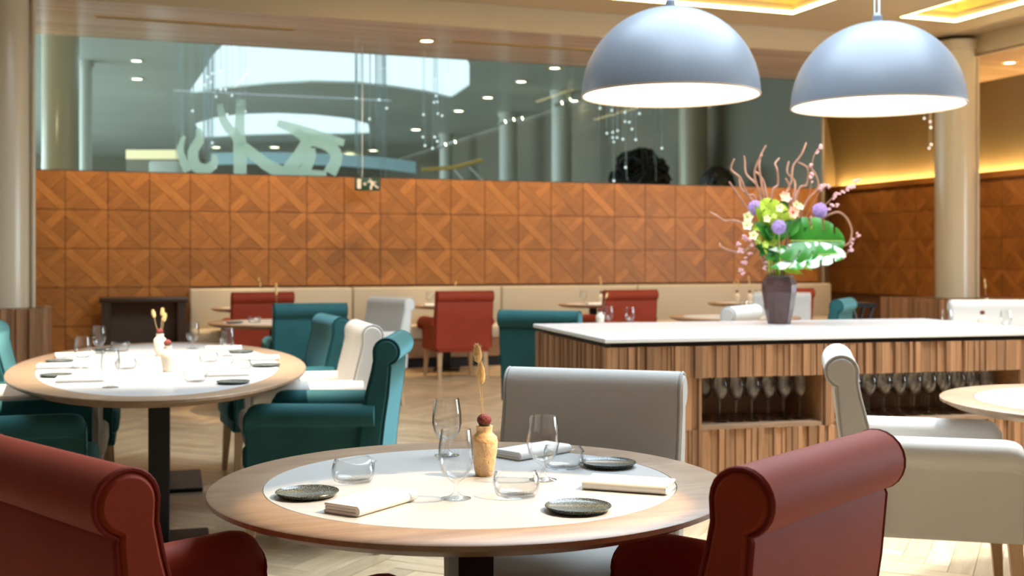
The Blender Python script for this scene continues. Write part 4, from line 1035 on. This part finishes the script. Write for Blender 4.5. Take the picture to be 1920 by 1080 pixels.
def place(mb, p, d, up=(0, -1, .3)):
    X = Vector(d).normalized(); Z = Vector(up); Y = Z.cross(X).normalized(); Z = X.cross(Y).normalized()
    return mb.xform(Matrix(((X.x, Y.x, Z.x, p[0]), (X.y, Y.y, Z.y, p[1]), (X.z, Y.z, Z.z, p[2]), (0, 0, 0, 1))))
# monstera leaves; the second is added, its white paints gloss on the first
def monstera(p0, tip, width, mat, up, nl=5, name='monstera_leaf'):
    """One broad blade with narrow slits cut in from the edge."""
    d = tip-p0; L = d.length; mb = MB(); N, S = nl*6, (0, .16, .32, .46, .60, .74, .87, .96, 1.0)
    for side in (-1, 1):
        vs = []; fs = []; c = len(S)
        for i in range(N+1):
            t = i/N; w = width*(math.sin(PI*(.20+.80*t))**.62 if t < 1 else 0)
            for s_ in S:
                lob = 1-.10*s_*s_*(1-abs(math.sin(PI*nl*t)))
                x = L*(t+.16*s_*t*(1-t)-.30*s_**1.5*(1-t)**2); y = side*w*s_*lob
                z = .10*w*math.sin(s_*2.2)-.16*L*(t-.4)**2+.012*L*math.cos(t*nl*2*PI)*s_
                vs.append((x, y, z))
        for i in range(N):
            slit = (i % 6 == 5) and 1 < i < N-4
            for q in range(c-1):
                if slit and S[q] >= .44: continue
                fs.append((i*c+q, i*c+q+1, (i+1)*c+q+1, (i+1)*c+q))
        nn = len(vs); mb.add(vs+[(x, y, z-.0014) for x, y, z in vs], fs+[tuple(reversed([a+nn for a in f])) for f in fs])
    place(mb, p0, d, up)
    lf = mb.build(name, mat, fl, True, 60)
    MB().tube([p0-d*.05, p0+d*.5, p0+d*.95], [.004, .003, .0015], 6).build('midrib', M_LIME, lf)
    return lf
monstera(fb(1478, 452, -.12), fb(1570, 452, -.17), .148, M_LEAF, (.05, -1, .30), 5)
monstera(fb(1464, 482, -.13), fb(1566, 474, -.22), .088, M_LEAF_GLOSS, (.05, -.95, .42), 5)
monstera(fb(1462, 415, -.10), fb(1418, 378, -.14), .075, M_LIME, (-.2, -1, .35), 4)
for (p, q, w_, m_) in (((1440,430),(1412,392),.045,M_LIME), ((1455,420),(1440,378),.055,M_LEAF), ((1440,450),(1408,420),.05,M_LEAF), ((1450,460),(1420,440),.045,M_LIME), ((1462,470),(1500,500),.03,M_LIME), ((1470,480),(1515,505),.028,M_LIME), ((1480,480),(1520,492),.025,M_LIME), ((1440,470),(1412,462),.04,M_LEAF),
                       ((1445,480),(1425,485),.035,M_LEAF), ((1470,440),(1490,412),.05,M_LEAF), ((1480,450),(1500,430),.045,M_LEAF), ((1450,450),(1462,425),.05,M_LEAF), ((1435,410),(1428,385),.05,M_LEAF), ((1440,495),(1425,470),.03,M_LIME), ((1455,440),(1435,455),.05,M_LIME), ((1462,500),(1492,512),.03,M_LIME), ((1470,500),(1508,498),.03,M_LIME), ((1475,495),(1522,500),.026,M_LIME), ((1440,440),(1420,408),.06,M_LEAF), ((1448,470),(1418,478),.05,M_LEAF), ((1438,425),(1405,430),.05,M_LIME), ((1452,400),(1470,380),.05,M_LEAF), ((1436,400),(1418,400),.05,M_LIME), ((1455,490),(1440,460),.05,M_LEAF), ((1442,445),(1426,432),.06,M_LEAF)):
    a, b = fb(*p, rb.uniform(-.12, -.02)), fb(*q, rb.uniform(-.16, -.04)); d = b-a
    place(leaf_mesh(d.length*1.1, w_*.75, .35, 8, 0), a, d, (rb.uniform(-.4, .4), -1, rb.uniform(.1, .7))).build('leaf', m_, fl, True, 80)
# lilac alliums
for i, (px, py, r, dy) in enumerate(((1450, 427, .040, -.14), (1533, 395, .043, -.05), (1414, 390, .042, -.03), (1498, 420, .028, -.02))):
    c = fb(px, py, dy); mb = MB()
    for q in range(170):
        zz = 1-2*(q+.5)/170; a = q*2.39996; s_ = math.sqrt(1-zz*zz); d = Vector((s_*math.cos(a), s_*math.sin(a), zz))
        p = c+d*r*rb.uniform(.82, 1.0); mb.ball(tuple(p), r*.16, n=5, m=3)
    mb.ball(tuple(c), r*.82, n=12, m=8)
    hd = mb.build('allium_head', M_PURPLE, fl); hd['label'] = 'round lilac flower head'
    MB().tube([c, (c+mouth)*.5+Vector((0, -.03, 0)), mouth], .0035, 6).build('flower_stem', M_LIME, hd)
# orchids and roses
def flower(c, r, petals, mat, core, face):
    f = Vector(face).normalized(); b1 = f.orthogonal().normalized(); b2 = f.cross(b1); mb = MB()
    for q in range(petals):
        a = 2*PI*q/petals+rb.uniform(-.1, .1); d = b1*math.cos(a)+b2*math.sin(a); s_ = f.cross(d)
        m2 = leaf_mesh(r, r*.42, .25, 5); place(m2, c+f*.002*(q % 2), d+f*.35, f); mb.add(m2.v, m2.f)
    o = mb.build('flower_head', mat, fl, True, 80)
    MB().ball(tuple(c+f*r*.12), r*.20, n=8, m=6).build('flower_core', core, o)
for px, py, r, n_, m_, c_, dy in ((1395,408,.038,5,M_PETALW,M_LIME,-.10), (1392,424,.038,5,M_PETALW,M_LIME,-.13), (1404,442,.034,5,M_PETALW,M_LIME,-.14), (1465,372,.042,6,M_PETALP,M_PETALW,-.08), (1476,400,.044,7,M_PETALP,M_CORE,-.13), (1490,385,.03,5,M_PETALW,M_LIME,-.05), (1452,392,.03,5,M_PETALW,M_LIME,-.15), (1428,412,.028,5,M_PETALW,M_LIME,-.14),
                           (1412,452,.03,5,M_LIME,M_PETALW,-.12), (1425,460,.028,5,M_LIME,M_PETALW,-.13), (1440,405,.03,5,M_LIME,M_PETALW,-.14), (1498,388,.028,5,M_PETALW,M_PETALP,-.02)):
    flower(fb(px, py, dy), r, n_, m_, c_, (rb.uniform(-.4, .4), -1, rb.uniform(0, .5)))

# ------------------------------------------------------------------ the two domed lamps above the counter
RD = .495
outer_p = [(RD*math.sin(a), RD*.99*math.cos(a)) for a in [math.radians(3+84.5*i/22) for i in range(23)]]
dome = MB().lathe([(0, RD*.99)]+outer_p+[(RD, .0)], 72).mesh('dome_shade', M_DOME, True, 40)
inner_p = [((RD-.008)*math.sin(a), (RD-.008)*.99*math.cos(a)) for a in [math.radians(3+84*i/18) for i in range(19)]]
innr = MB().lathe([(0, (RD-.008)*.99)]+inner_p+[(RD-.008, .0)], 72).mesh('inner_shade', M_LAMPIN, True, 40)
rimm = MB().lathe([(RD-.009, -.006), (RD+.002, -.006), (RD+.003, .004), (RD-.009, .004), (RD-.009, -.006)], 72).mesh('rim_band', M_RIM)
diff = MB().lathe([(0, .012), (RD-.010, .012), (RD-.010, .018), (0, .018)], 72).mesh('diffuser', M_DIFF, False)
for px, s, lab in ((1257, 6.49, 'large grey blue domed pendant lamp over the bare end of the counter'), (1645, 6.80, 'large grey blue domed pendant lamp above the flower end of the counter')):
    z = {1257: EYE+(YH-179)*s/FPX, 1645: EYE+(YH-199)*s/FPX}[px]
    t = instance('pendant_lamp', lab, 'lamp', ((px-960)/FPX*s, s, z), 0, [('dome_shade', dome, []), ('inner_shade', innr, []), ('rim_band', rimm, []), ('diffuser', diff, [])], 'domed pendant lamps')
    MB().lathe([(0, RD*.985), (.028, RD*.985), (.028, RD+.03), (.012, RD+.05), (0, RD+.05)], 20).build('cap', M_DOME, t)
    zc_ = 4.9-z
    MB().tube([(.010, 0, RD+.03), (.012, 0, zc_)], .006, 6).build('cable', M_WIRE, t); MB().tube([(-.016, 0, RD+.03), (-.03, 0, zc_)], .0035, 6).build('suspension_wire', M_WIRE, t)
